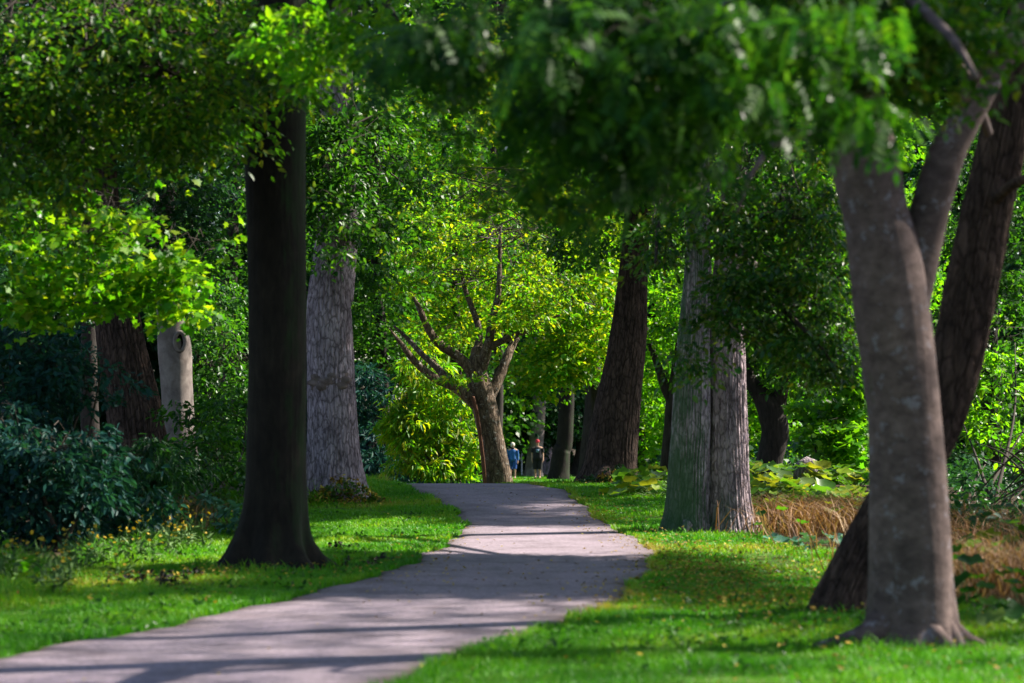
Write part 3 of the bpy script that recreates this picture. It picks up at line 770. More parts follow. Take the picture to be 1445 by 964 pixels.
# 9. dark crooked trunk ---------------------------------------------------------
b = base_of(1088, 57)
t9 = thing('crooked_tree', 'short crooked black trunk behind the broad-leaved plants', 'tree', b)
P = trunk_pts([(1080, 680, 21), (1087, 645, 19), (1094, 610, 20), (1088, 582, 20), (1075, 560, 14), (1060, 540, 10), (1045, 500, 7), (1030, 420, 4)], 57)
q = [tube(P, 36, .1, .05, .02, 14, 29, (.25, .3, 5)), tube(px_tube([(1092, 592, 14), (1100, 560, 11), (1108, 520, 9), (1118, 430, 5), (1125, 330, 3)], 57), 18, .12, .05, seed=8)]
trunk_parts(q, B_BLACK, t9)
crown(t9, [blob(1140, 500, 57, 80, 60, 2, 90), blob(1060, 520, 58, 40, 60, 1.2, 30), blob(1180, 470, 58, 80, 90, 2, 90), blob(1080, 400, 59, 110, 90, 2.4, 120)], L_MID, T_LEAF, .14, .48, 36, twigs=B_TWIG)

# 10. stump ---------------------------------------------------------------------
b = base_of(1140, 45.5)
st = thing('tree_stump', 'leaning broken-off grey-brown tree stump among the broad-leaved plants', 'stump', b)
P = trunk_pts([(1142, 700, 24), (1141, 680, 21), (1140, 662, 19), (1139, 651, 14)], 45.5)
q = tube(P, 40, .06, .05, .02, 13, 33, None); mesh_obj('stump_body', q[0], q[1], B_VIOLET, st)
q = tube(np.array([[*W(1161, 705, 45.3), .07], [*W(1160, 680, 45.3), .06], [*W(1158, 662, 45.35), .04]]), 12, .06, .1, seed=2); mesh_obj('pale_split', q[0], q[1], M_WOOD, st)

# 11. big beech on the right ----------------------------------------------------
b = base_of(1288, 17.4)
t11 = thing('forked_beech_tree', 'large smooth grey-brown beech with a forked stem, nearest trunk at the right', 'tree', b)
P = trunk_pts([(1286, 912, 56), (1286, 860, 57), (1284, 760, 56), (1280, 660, 53), (1275, 580, 51), (1266, 500, 52), (1258, 440, 53), (1248, 360, 51), (1233, 290, 46), (1217, 215, 50), (1198, 140, 44), (1175, 0, 34), (1150, -250, 26), (1130, -700, 10)], 17.4)
q = [tube(P, 96, .05, .018, .0035, 24, 37, (.5, .22, 7)),
          tube(px_tube([(1284, 440, 26), (1296, 370, 28), (1311, 300, 28), (1335, 220, 26), (1358, 175, 23), (1400, 100, 20), (1450, 10, 17), (1540, -200, 12)], 17.45), 56, .06, .02, .003, 18, 38),
          tube([[*W(1255, 876, 17.3), .14], [*W(1225, 896, 17.2), .09], [*W(1195, 904, 17.15), .06], [*W(1165, 910, 17.1), .035], [*W(1140, 915, 17.1), .02]], 12, .06, .06, seed=5), *roots(b, 8, .42, .3, 91, .085)]
trunk_parts(q, B_BEECH, t11)
lm = [tube([*[[*W(*p[:3]), p[3]] for p in L]], 12, .1, .06, seed=60 + i) for i, L in enumerate([
    [(1190, 130, 17.4, .1), (1120, 90, 15.5, .06), (1040, 80, 14, .04), (950, 100, 13.2, .02), (860, 150, 13, .008)],
    [(1210, 200, 17.4, .06), (1120, 190, 17, .04), (1070, 230, 16.6, .02), (1040, 300, 16.5, .01)],
    [(1345, 170, 17.5, .05), (1400, 75, 17, .03), (1445, 70, 16.8, .02)],
    [(1395, 190, 17.8, .035), (1370, 115, 17.6, .03), (1345, 80, 17.4, .02), (1340, 60, 17.2, .012)],
    [(1200, 60, 17.4, .08), (1240, -20, 15, .05), (1330, 40, 13.5, .03), (1380, 110, 13, .01)]])]
for q in lm: mesh_obj('limb', q[0], q[1], B_BEECH, t11)
crown(t11, [blob(1100, 60, 15, 140, 110, 1.2, 110), blob(1000, 100, 14, 130, 55, 1.0, 36), blob(890, 130, 13.5, 120, 80, .9, 34), blob(1340, 60, 15, 130, 90, 1.0, 75), blob(1240, 60, 14.5, 90, 90, .8, 55), blob(1400, 180, 16, 60, 90, .8, 30), blob(1385, 120, 16.6, 60, 50, .3, 22), blob(1260, 215, 16.6, 60, 30, .25, 9),
            blob(800, 255, 14, 110, 30, .5, 9), blob(1090, 190, 16.5, 50, 25, .5, 8)], L_BEECH, T_LEAF, .08, .3, 34, twigs=B_TWIG)

canopy(t11, L_BEECH, [(4, 18.5, 8.2, 4.5, 4.5, 2.8)])

# 12. leaning trunk behind it ---------------------------------------------------
b = base_of(1195, 20.4)
t12 = thing('leaning_tree', 'rough furrowed trunk leaning far right, passing behind the big forked beech', 'tree', b)
P = trunk_pts([(1190, 868, 42), (1208, 815, 38), (1245, 740, 36), (1290, 660, 34), (1328, 580, 34), (1352, 500, 35), (1372, 400, 35), (1390, 310, 34), (1408, 230, 33), (1430, 120, 30), (1470, -80, 24), (1520, -400, 12)], 20.4)
q = tube(P, 220, .04, .025, .03, 36, 43, (.25, .25, 5)); trunk_parts(q, B_RIB, t12)
lm = [tube([*[[*W(*p[:3]), p[3]] for p in L]], 12, .1, .06, seed=70 + i) for i, L in enumerate([
    [(1395, 290, 20.4, .05), (1430, 260, 19.8, .04), (1480, 240, 19.5, .03)], [(1440, 415, 21, .05), (1420, 418, 21, .045), (1412, 420, 21, .04)]])][:1]
for q in lm: mesh_obj('limb', q[0], q[1], B_RIB, t12)
crown(t12, [blob(1430, 60, 19, 90, 110, 1, 55), blob(1360, 290, 19, 40, 35, .4, 12), blob(1420, 330, 19.5, 40, 40, .4, 12)], L_MAPLE, T_LOBED, .085, .28, 26, twigs=B_TWIG)
crown(t12, [blob(1425, 355, 20.2, 25, 22, .3, 9), blob(1330, 165, 17.6, 14, 8, .1, 2), blob(1305, 110, 17.6, 20, 10, .1, 2)], L_RUST, T_LEAF, .085, .25, 24, name='rust_coloured_leaves', hang=.6)

canopy(t12, L_MAPLE, [(7.5, 25, 10.5, 4.5, 4.5, 3)])

# 13. overhanging ash, its trunk outside the picture ----------------------------
b = np.array([4.6, 7.5, 0])
t13 = thing('ash_tree', 'blurred boughs of feathery pinnate leaves hanging into the top right', 'tree', b)
q = tube([[4.6, 7.5, -.2, .3], [4.6, 7.5, 1, .26], [4.5, 7.6, 3, .22], [4.4, 7.8, 6, .15]], 32, .1, .03, .01, 16, 51, (.4, .3, 5)); trunk_parts(q, B_GREY, t13)
lm = [tube([*L], 12, .1, .05, seed=80 + i) for i, L in enumerate([
    [[4.5, 7.6, 3.2, .1], [3.4, 8.4, 3.9, .06], [2.4, 10.4, 4.2, .04], [1.4, 12, 3.9, .02], [.4, 12.8, 3.3, .008]],
    [[4.5, 7.6, 3.6, .08], [3, 9.8, 4.6, .05], [1.6, 11.8, 4.8, .03], [-.3, 13, 4.2, .01]]])]
for q in lm: mesh_obj('limb', q[0], q[1], B_GREY, t13)
crown(t13, [blob(800, 30, 13, 210, 70, .7, 44), blob(960, 80, 12.5, 170, 80, .7, 40), blob(790, 150, 13.5, 110, 50, .5, 12), blob(860, 170, 13, 110, 40, .5, 11), blob(620, 30, 13.5, 80, 50, .4, 10), blob(640, 150, 14, 110, 90, .6, 4), blob(720, 260, 14.5, 130, 60, .6, 8), blob(980, 220, 13.5, 110, 60, .5, 7)],
      L_ASH, T_PINNATE, .26, .24, 8, twigs=B_TWIG, hang=.7)
crown(t13, [blob(1180, 20, 12, 90, 40, .4, 12), blob(1225, 150, 12.3, 50, 34, .3, 6), blob(1105, 85, 11.6, 18, 36, .1, 2), blob(1040, 20, 12, 60, 30, .3, 5), blob(560, 40, 13, 20, 40, .2, 2), blob(770, 40, 12, 20, 40, .2, 3)], L_FROND, T_PINNATE, .24, .2, 7, name='bright_fronds', twigs=B_TWIG, hang=1.2)


# ------------------------------------------------------------------ shrubs
def shrub(name, label, px, d, blobs, mat, T=T_LEAF, size=.1, R=.35, per=36, stems=5, group=None, **kw):
    b = base_of(px, d)
    t = thing(name, label, 'shrub', b, group)
    ss = []
    for k in range(stems):
        c, r, n = blobs[k % len(blobs)]
        tip = c + rng.normal(0, .35, 3) * r
        st_ = b + np.array([rng.normal(0, .15), rng.normal(0, .15), -.05])
        mid_ = (st_ + tip) / 2 + rng.normal(0, .1, 3)
        q = tube([[*st_, .03 + .012 * size / .1], [*mid_, .022], [*tip, .008]], 8, .15, .05, seed=k); mesh_obj('stem', q[0], q[1], B_TWIG, t)
    crown(t, blobs, mat, T, size, R, per, name='foliage', twigs=B_TWIG, **kw)
    return t


shrub('sky_tinted_shrub', 'shrub with sky-tinted leaf colour under the sunlit bough at the left edge', 60, 33, [blob(40, 480, 33, 90, 45, .8, 42), blob(110, 530, 33, 80, 40, .8, 38), blob(30, 570, 33, 80, 60, .8, 30)], L_SKY_TEAL, T_LEAF, .10, .36, 40, droop=.5)
shrub('dark_shrub', 'large dark drooping shrub filling the lower left corner of the wood', 90, 29.5, [blob(70, 660, 30, 120, 70, 1.0, 70), blob(30, 715, 30, 90, 60, .7, 40), blob(150, 715, 31.5, 80, 50, .7, 34), blob(10, 600, 31, 60, 50, .8, 25)], L_SKY_TEAL, T_LEAF, .11, .36, 40, hang=.6)
shrub('dark_shrub', 'dark narrow-leaved shrub below the ribbed oak trunk', 190, 35, [blob(170, 660, 35, 70, 55, .8, 40), blob(230, 650, 36, 60, 36, .7, 26), blob(200, 730, 34.5, 70, 35, .6, 26)], L_DARK, T_NARROW, .13, .34, 46, hang=.7)
shrub('green_shrub', 'mid-green shrub between the pale hollow trunk and the near-black beech', 300, 40, [blob(300, 660, 40, 60, 60, .9, 44), blob(270, 600, 42, 50, 40, .8, 24), blob(325, 590, 42, 40, 50, .8, 24), blob(290, 720, 39, 60, 25, .6, 20)], L_MID, T_LEAF, .11, .36, 38)
shrub('leafy_thicket', 'sunlit leafy thicket behind the pale hollow trunk', 310, 58, [blob(310, 520, 58, 60, 80, 1.6, 90), blob(300, 440, 59, 60, 50, 1.4, 50), blob(330, 620, 57, 40, 60, 1.0, 40)], L_MID, T_LEAF, .13, .45, 38)
shrub('dark_evergreen_shrub', 'dark sky-tinted shrub right of the grey burl trunk', 545, 72, [blob(540, 640, 72, 45, 50, 1.3, 60), blob(520, 560, 73, 40, 50, 1.3, 44), blob(600, 670, 74, 80, 25, 1.0, 40)], L_SKY_TEAL, T_NARROW, .2, .45, 36)
sap = shrub('young_maple', 'glowing yellow-green young maple left of the central trunk', 645, 66, [blob(600, 610, 66, 55, 50, 1.1, 70), blob(575, 570, 66, 28, 50, .8, 26), blob(640, 580, 66.5, 45, 55, 1.1, 60), blob(660, 640, 66, 40, 30, .8, 30), blob(560, 605, 66, 25, 20, .5, 12), blob(610, 655, 65.6, 60, 20, .7, 28), blob(600, 520, 66.5, 40, 35, .8, 26)], L_YELLOW, T_NARROW, .2, .34, 34, stems=3, hang=.7)
sap['category'] = 'young tree'
shrub('bright_shrub', 'bright green shrub seen behind the broad-leaved plants right of the twin trunk', 1180, 50, [blob(1190, 620, 50, 50, 40, 1.0, 50), blob(1160, 590, 51, 34, 30, .8, 24), blob(1200, 560, 51, 40, 60, 1.0, 44), blob(1215, 670, 49, 30, 25, .6, 16)], L_BRIGHT, T_LOBED, .14, .36, 30)
tw_sh = shrub('twiggy_shrub', 'bare dark twigs over bright green leaves at the right edge', 1400, 42, [blob(1390, 640, 44, 60, 60, 1.0, 60), blob(1430, 560, 45, 50, 80, 1.2, 70), blob(1370, 560, 46, 40, 50, 1.0, 34), blob(1420, 480, 46, 60, 60, 1.2, 50), blob(1400, 715, 42, 60, 30, .8, 30)], L_BRIGHT, T_LEAF, .12, .36, 36)
br = []
for k in range(16):
    a0 = W(1450 + rng.uniform(-10, 60), rng.uniform(610, 690), 38); e = W(rng.uniform(1350, 1430), rng.uniform(620, 745), 38 + rng.uniform(-1, 1))
    br.append(tube([[*a0, .022], [*((a0 + e) / 2 + [0, 0, rng.uniform(-.05, .25)]), .014], [*e, .004]], 6, .12, .05, seed=k))
q = join(br); mesh_obj('twig_sprays', q[0], q[1], B_TWIG, tw_sh)

# creeper round the bases
def creeper(label, px, d, w_px, h_px, n, mats=(L_IVY, L_BROWN)):
    b = base_of(px, d)
    t = thing('creeper', label, 'creeper', b)
    c = np.stack([b[0] + rng.uniform(-1, 1, n) * w_px / F * d, b[1] - .35 + rng.normal(0, .15, n), np.zeros(n)], -1)
    fall = 1 - np.abs(c[:, 0] - b[0]) / (w_px / F * d)
    c[:, 2] = gz(c[:, 0], c[:, 1]) + .05 + rng.random(n) * h_px / F * d * fall
    k = int(n * .6)
    v = spray_geo(c[:k], .12, 14, .075, T_LEAF); mesh_obj('leaves', v[0], v[1], mats[0], t, smooth=False)
    v = spray_geo(c[k:], .13, 14, .075, T_LEAF); mesh_obj('dead_leaves', v[0], v[1], mats[1], t, smooth=False)
    tips = c[:: 2]; v = twig_geo(np.broadcast_to(b + [0, -.3, .02], tips.shape), tips, .006); mesh_obj('stalk_sprays', v[0], v[1], B_TWIG, t)


creeper('green and brown creeper at the foot of the grey burl trunk', 490, 41.6, 55, 42, 90)
creeper('dark creeper with brown leaves at the foot of the leaning lime trunk', 868, 47.3, 45, 26, 70, (L_DARK, L_BROWN))

# ------------------------------------------------------------------ broad-leaved plants
th = np.linspace(0, 2 * np.pi, 13)[:-1]
disc = np.vstack([[0.5, 0, -.13]] + [[.5 + .5 * math.cos(a + math.pi) * (1 if i else .55), .5 * math.sin(a + math.pi), (.07 if i % 2 else -.02) + .05 * math.cos(3 * a + 1)] for i, a in enumerate(th)])
T_DISC = (disc, np.array([[0, 1 + 2 * k, 1 + 2 * k + 1, 1 + (2 * k + 2) % 12] for k in range(6)]))


def butterbur(label, px, d, n, size, hmax, spread, group, mat=L_BUTTER, name='butterbur', lift=0.):
    b = base_of(px, d)
    t = thing(name, label, 'plant', b, group)
    a = rng.uniform(0, 2 * np.pi, n); r = np.sqrt(rng.random(n)) * spread
    tip = b + np.stack([r * np.cos(a), r * np.sin(a), hmax * rng.uniform(.45, 1, n) * (1 - .3 * (r / spread) ** 2) + lift], -1)
    dr = np.stack([np.cos(a), np.sin(a), rng.normal(-.25, .25, n)], -1); nm = np.array([0, 0, 1.]) + np.stack([np.cos(a) * .4, np.sin(a) * .4, 0 * a], -1) + rng.normal(0, .25, (n, 3))
    s = size * rng.uniform(.6, 1.25, n)
    v = leaf_geo(tip, dr, nm, s, T_DISC); mesh_obj('leaves', v[0], v[1], mat, t, smooth=False)
    rt = b + np.stack([.25 * r * np.cos(a), .25 * r * np.sin(a), 0 * a], -1)
    v = twig_geo(rt, tip + nrm(dr) * (s * .35)[:, None], .012, .05); mesh_obj('stalk_sprays', v[0], v[1], M_STEM, t)
    return t


G = 'broad-leaved plants beyond the lawn'
for i, (px, d, n, s, h, lab) in enumerate([
    (910, 49, 16, .42, .75, 'yellow-green broad-leaved plant left of the mossy twin trunk'), (938, 46, 14, .4, .6, 'broad-leaved plant touching the left of the mossy twin trunk'),
    (1066, 42, 16, .42, .85, 'tall broad-leaved plant right beside the twin trunk'), (1085, 38, 14, .38, .6, 'broad-leaved plant in front of the crooked black trunk'),
    (1098, 45, 18, .46, .9, 'broad-leaved plant with the tallest silvery leaves'), (1122, 42, 15, .44, .6, 'broad-leaved plant just left of the stump'),
    (1160, 42, 12, .4, .4, 'broad-leaved plant in front of the stump'), (1190, 41, 14, .42, .6, 'broad-leaved plant right of the stump'), (1218, 38, 13, .4, .55, 'broad-leaved plant nearest the leaning furrowed trunk'), (1205, 46, 16, .42, .8, 'broad-leaved plant farthest back, right behind the stump'), (1075, 47, 16, .42, .8, 'broad-leaved plant deep behind the twin trunk'), (925, 43, 16, .4, .55, 'low broad-leaved plant between the lime trunk and the twin trunk')]):
    butterbur(lab, px, d, n + 14, s * .82, h * .6, .8, G)
butterbur('bluish low-growing broad-leaved plant at the lawn edge below the dry stalks', 1125, 31.5, 12, .2, .22, .5, G, L_SAGE)
butterbur('second bluish low-growing plant, close to the leaning furrowed trunk', 1178, 30, 12, .2, .25, .5, G, L_SAGE)
butterbur('dark green plant with two round leaves standing in the dry stalks', 1100, 33.5, 4, .26, .62, .28, G, L_MID)
for px, d, lab in [(1105, 36.5, 'yellowing broad-leaved plant among the brown stalks, nearest the twin trunk'), (1150, 37, 'yellowing broad-leaved plant in the middle of the brown stalks'), (1200, 35, 'yellowing broad-leaved plant beside the leaning furrowed trunk')]:
    butterbur(lab, px, d, 16, .24, .5, .5, G)
G2 = 'broad-leaved plants by the forked beech'
for px, d, n, s, h, mt, lab in [(1388, 19.2, 9, .22, .42, L_MID, 'dark green round-leaved plant right of the forked beech'), (1425, 18.4, 8, .2, .3, L_BUTTER, 'low bright round-leaved plant in the lower right corner'), (1400, 24, 12, .24, .6, L_MID, 'round-leaved plant rising out of the dry stalks at the right edge'), (1440, 26, 12, .26, .6, L_BUTTER, 'bright round-leaved plant among the farther stalks at the right edge'),
                                (1438, 20, 9, .17, .5, L_MID, 'dark round-leaved plant at the right edge beside the low bright one'), (1368, 21, 8, .2, .6, L_MID, 'tall round-leaved plant against the forked beech')]:
    butterbur(lab, px, d, n, s, h, .35, G2, mt)


def dry(label, cx, cy, sx, sy, n, h, w):
    x = rng.normal(cx, sx, n); y = rng.normal(cy, sy, n)
    b = np.stack([x, y, gz(x, y)], -1)
    hh = h * rng.uniform(.4, 1.1, n); ln = rng.normal(0, .75, (n, 2)) * hh[:, None]
    ang = rng.uniform(0, 6.3, n); sd = np.stack([np.cos(ang), np.sin(ang), 0 * ang], -1) * w
    md = b + np.concatenate([ln * .35, (hh * .65)[:, None]], 1); tp = b + np.concatenate([ln, (hh * .9)[:, None]], 1)
    V = np.stack([b - sd, b + sd, md + sd, tp, md - sd], 1).reshape(-1, 3); f0 = (np.arange(n) * 5)[:, None]
    o = mesh_obj('dry_grass', V, [f0 + np.array([0, 1, 2, 4]), f0 + np.array([4, 2, 3])], L_STRAW)
    o['kind'] = 'stuff'; o['label'] = label


dry('tangled brown dry stalks between the twin trunk and the forked beech', 4.7, 35.7, .62, 1.2, 2600, .55, .008)
dry('pale dry stalks right of the forked beech', 4.6, 22.5, .5, .8, 1700, .55, .006)
dry('brown dead stalks on the ground beyond the forked beech at the right edge', 6.0, 29, .9, 3.0, 2400, .6, .007)
dry('brown dead stems at the edge of the left shrubs', -4.9, 34.5, .3, .6, 500, .6, .006)

# grey-green plants at the left border, yellow flowers
G3 = 'grey-green plants at the shrub border'
for px, d, h, lab in [(281, 34.5, .62, 'pale grey-green tall plant left of the near-black beech'), (333, 34, .45, 'grey-green plant touching the near-black beech'), (3, 23.5, .45, 'bright green plant at the left picture edge')]:
    b = base_of(px, d); t = thing('border_plant', lab, 'plant', b, G3)
    c = b + np.stack([rng.normal(0, .12, 16), rng.normal(0, .12, 16), rng.uniform(.15, 1, 16) * h], -1)
    v = spray_geo(c, .14, 12, .12, T_LEAF); mesh_obj('leaves', v[0], v[1], L_SAGE if px > 10 else L_BRIGHT, t, smooth=False)
    v = twig_geo(np.broadcast_to(b, c.shape), c, .008); mesh_obj('stalk_sprays', v[0], v[1], M_STEM, t)


def _frame(q, n):
    nn = nrm(q.normal(0, .6, (n, 3)) + [0, 0, .7]); e1 = nrm(np.cross(nn, [.3, .8, .1])); e2 = np.cross(nn, e1)
    return np.repeat(e1, 9, 0), np.repeat(e2, 9, 0), np.repeat(nn, 9, 0)


def flower(seed):
    q = np.random.default_rng(seed); n = 4
    tip = np.stack([q.normal(0, .07, n), q.normal(0, .07, n), q.uniform(.22, .5, n)], -1)
    v = twig_geo(np.zeros((n, 3)), tip, .009, 0)
    lv = spray_geo(np.array([[0, 0, .06], [0, .03, .16], [.02, 0, .26]]), .1, 14, .09, T_NARROW, hang=-.4)
    st_ = join([v, lv])
    pos = np.repeat(tip, 9, 0); a = np.tile(np.linspace(0, 2 * np.pi, 10)[:-1], n)
    fl = leaf_geo(pos, *(lambda e1, e2, nn: (np.cos(a)[:, None] * e1 + np.sin(a)[:, None] * e2 + .2 * nn, nn))(*_frame(q, n)), np.full(len(pos), .024), T_LEAF)
    return st_, fl


protos = []
for s in range(4):
    (v, fl) = flower(s)
    t = thing('yellow_flower_plant', 'small plant with yellow flowers in the row along the left lawn edge', 'flower', (0, 0, 0), 'yellow flowers along the left lawn edge')
    a = mesh_obj('stalk_sprays', v[0], v[1], M_STEM, t, smooth=False); c = mesh_obj('blossoms', fl[0], fl[1], L_FLOWER, t, smooth=False)
    protos.append((t, [a, c]))
for k in range(44):
    tt = k / 43; y = 22.5 + 13 * tt + rng.normal(0, .4); l, r = lawn_edges(y); x = float(l) + .4 + rng.normal(0, .25)
    if abs(x) > 720 / F * y: x = -(700 - rng.uniform(0, 90)) / F * y
    pt, ch = protos[k % 4]
    if k < 4: t = pt
    else:
        t = pt.copy(); COL.objects.link(t)
        for o in ch:
            c = o.copy(); COL.objects.link(c); c.parent = t
    t.location = (x, y, float(gz(x, y))); t.rotation_euler = (0, 0, rng.uniform(0, 6.3)); t.scale = (1, 1, rng.uniform(.7, 1.2))

# dark withered leaf clumps on the left lawn
for k, (px, py, s) in enumerate([(181, 817, .1), (186, 822, .09), (229, 822, .12), (250, 828, .1), (266, 818, .1), (237, 832, .1), (204, 826, .08), (478, 776, .09), (496, 774, .08), (492, 802, .1), (520, 800, .09), (534, 795, .1)]):
    d = EYE * F / (py - HY); b = base_of(px, d)
    c = b + np.stack([rng.normal(0, s * .6, 5), rng.normal(0, s * .6, 5), rng.uniform(.02, s, 5)], -1)
    v = spray_geo(c, s * .7, 9, .07, T_LEAF)
    o = mesh_obj('withered_leaves', v[0], v[1], plain_mat('withered_leaf', (.012, .011, .008), .9) if k == 0 else bpy.data.materials['withered_leaf'], None, False, loc=b)
    tag(o, 'small dark withered leaf clump on the left lawn by the near-black beech', 'leaf clump', 'withered leaf clumps on the left lawn')

# ------------------------------------------------------------------ background wood
bg = [  # px, d, trunk half px, crown blobs, material, label
    ('woodland_tree', -60, 62, .35, [blob(20, 300, 62, 160, 200, 3, 190), blob(-60, 60, 63, 180, 150, 3, 120)], L_DARK, 'dark woodland tree behind the sky-tinted shrub at the left edge'),
    ('woodland_tree', 130, 75, .3, [blob(140, 250, 75, 140, 150, 3, 170), blob(110, 30, 76, 170, 130, 3, 150)], L_DARK, 'woodland tree behind the ribbed oak trunk'),
    ('woodland_tree', 330, 82, .3, [blob(330, 330, 82, 110, 140, 3, 170), blob(320, 80, 83, 160, 150, 3, 170)], L_MID, 'woodland tree seen right behind the near-black beech'),
    ('woodland_tree', 530, 85, .32, [blob(530, 400, 85, 80, 110, 3, 150), blob(540, 200, 85, 130, 130, 3, 190)], L_MID, 'woodland tree right of the grey burl trunk, reaching over the young maple'),
    ('woodland_tree', 640, 96, .3, [blob(640, 180, 95, 150, 170, 4, 240), blob(620, 420, 96, 110, 100, 3, 160)], L_YELLOW, 'sunlit woodland tree behind the central spreading tree'),
    ('woodland_tree', 850, 78, .3, [blob(810, 430, 76, 70, 110, 2.4, 190), blob(830, 330, 77, 90, 80, 2.4, 120), blob(780, 510, 76, 60, 45, 1.8, 70)], L_YELLOW, 'weeping yellow-green woodland tree between the central tree and the leaning lime trunk'),
    ('woodland_tree', 812, 121, .34, [blob(780, 580, 121, 80, 45, 3, 130), blob(760, 540, 121, 80, 60, 3, 120)], L_DARK, 'dark woodland tree overhanging the two walkers'),
    ('woodland_tree', 900, 92, .3, [blob(930, 560, 92, 60, 100, 3, 150), blob(950, 300, 92, 120, 180, 4, 260), blob(830, 170, 94, 120, 120, 4, 170)], L_BRIGHT, 'bright woodland tree behind the leaning lime trunk'),
    ('woodland_tree', 1050, 85, .3, [blob(1060, 560, 84, 80, 110, 3, 170), blob(1080, 300, 86, 130, 180, 4, 240)], L_BRIGHT, 'bright woodland tree behind the twin trunk'),
    ('woodland_tree', 1230, 80, .32, [blob(1210, 600, 79, 90, 90, 3, 150), blob(1220, 380, 80, 120, 160, 4, 230), blob(1200, 120, 82, 150, 140, 4, 170)], L_BRIGHT, 'woodland tree behind the forked beech'),
    ('woodland_tree', 1400, 72, .32, [blob(1400, 520, 72, 100, 150, 3, 190), blob(1420, 250, 72, 120, 160, 3, 190)], L_MID, 'woodland tree at the right edge behind the twiggy shrub'),
    ('woodland_tree', 690, 118, .4, [blob(700, 60, 116, 170, 140, 4, 170), blob(690, 560, 117, 70, 80, 3, 90)], L_MID, 'tall woodland tree far behind the central spreading tree')]
for nm_, px, d, r, bl, mt, lab in bg:
    b = base_of(px, d); t = thing(nm_, lab, 'tree', b, 'woodland trees behind the lawn')
    top = max(c[2] + .5 * rr[2] for c, rr, _ in bl)
    mids = bl[0][0]
    P = [[b[0], b[1], b[2] - .3, r], [b[0] + rng.normal(0, .2), b[1], b[2] + .3 * (top - b[2]), r * .8], [.6 * b[0] + .4 * mids[0], b[1], b[2] + .6 * (top - b[2]), r * .55], [mids[0], b[1], top, r * .2]]
    q = tube(P, 18, .4, .05, .01, 11, int(px) % 97, (.4, .4, 5)); trunk_parts(q, B_BLACK, t)
    sz = .16 * d / 75
    crown(t, bl, mt, T_FAR, sz, .75 * d / 80, 46, twigs=None)

# unseen trees added outside the right edge to shade the path
for x, y, z, R_ in ((13.5, 47, 13.8, 6), (13, 29.5, 12.4, 6), (16.5, 38, 14.5, 6), (11.5, 21, 11, 5), (15, 56, 15, 6), (18.5, 45, 16.5, 5)):
    b = np.array([x + 2.2, y, float(gz(x + 2.2, y))]); t = thing('added_shade_tree', 'unseen tree added outside the right edge to shade the path', 'tree', b, 'added shade trees outside the right edge')
    q = tube([[*b[:2], b[2] - .3, .4], [b[0], y, 4, .32], [x + 1.2, y, 8.5, .2], [x + .8, y, z - 2.6, .08]], 24, .3, .03, .02, 14, int(x * 10), (.4, .4, 5)); trunk_parts(q, B_GREY, t)
    canopy(t, L_MID, [(x, y, z, R_, R_, 3.4)], 5.5)
    def shade_over(x0, x1, y0, y1, k):  # adds unseen leaf sprays along the sun rays to shade a ground strip
        gx_, gy_ = rng.uniform(x0, x1, k), rng.uniform(y0, y1, k)
        c = np.stack([gx_, gy_, 0 * gx_], -1) + rng.uniform(22, 28, k)[:, None] * SUN
        v = spray_geo(c, .6, 40, .17, T_FAR, thick=.3); mesh_obj('added_shade_sprays', v[0], v[1], L_MID, t, smooth=False)
    if x == 18.5: shade_over(-2.6, 2.0, 38.2, 48, 130)
    if x == 13: shade_over(-2.0, 2.2, 22.8, 27.3, 105)
    if x == 11.5:                   # unseen sprays added toward the sun for soft half shade on the near path
        k = 850
        gx_, gy_ = rng.uniform(-6, 1.6, k), rng.uniform(12.5, 22.4, k)
        c = np.stack([gx_, gy_, 0 * gx_], -1) + rng.uniform(23, 29, k)[:, None] * SUN
        v = spray_geo(c, .8, 11, .15, T_FAR, thick=.5); mesh_obj('added_shade_sprays', v[0], v[1], L_MID, t, smooth=False)
    if x == 13:                     # loose sprays added along the sun rays to shade the near-black beech
        k = 110
        c = np.stack([-2.55 + rng.normal(0, .35, k), 26.5 + rng.normal(0, .35, k), rng.uniform(.3, 6.2, k)], -1) + rng.uniform(18, 23, k)[:, None] * SUN
        v = spray_geo(c, .7, 40, .2, T_FAR, thick=.25); mesh_obj('added_shade_sprays', v[0], v[1], L_MID, t, smooth=False)

# far trunks near the walkers
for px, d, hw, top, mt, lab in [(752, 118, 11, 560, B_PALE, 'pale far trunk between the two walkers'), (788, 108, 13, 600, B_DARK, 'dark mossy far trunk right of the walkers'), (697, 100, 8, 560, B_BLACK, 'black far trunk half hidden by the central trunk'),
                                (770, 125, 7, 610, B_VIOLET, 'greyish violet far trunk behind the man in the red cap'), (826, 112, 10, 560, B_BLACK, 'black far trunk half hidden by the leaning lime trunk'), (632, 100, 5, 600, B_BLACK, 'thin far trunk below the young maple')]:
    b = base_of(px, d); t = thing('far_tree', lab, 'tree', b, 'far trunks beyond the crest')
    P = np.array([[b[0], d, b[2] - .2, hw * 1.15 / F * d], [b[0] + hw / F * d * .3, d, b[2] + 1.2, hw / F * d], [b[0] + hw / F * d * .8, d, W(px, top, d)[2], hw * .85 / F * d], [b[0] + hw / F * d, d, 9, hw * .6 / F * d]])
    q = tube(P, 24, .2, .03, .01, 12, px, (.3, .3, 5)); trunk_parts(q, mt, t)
    crown(t, [(np.array([b[0], d, 9.]), np.array([3., 2.5, 3.]), 60)], L_MID, T_FAR, .22, .9, 40)

# far woods: one mass
n = 9000
c = np.stack([rng.uniform(-36, 36, n), rng.uniform(128, 160, n), rng.uniform(-1, 34, n)], -1)
v = spray_geo(c, 1.6, 44, .5, T_FAR)
o = mesh_obj('woods', v[0], v[1], L_DARK, None, False); o['kind'] = 'stuff'; o['label'] = 'dense dark far-off wood closing the view'
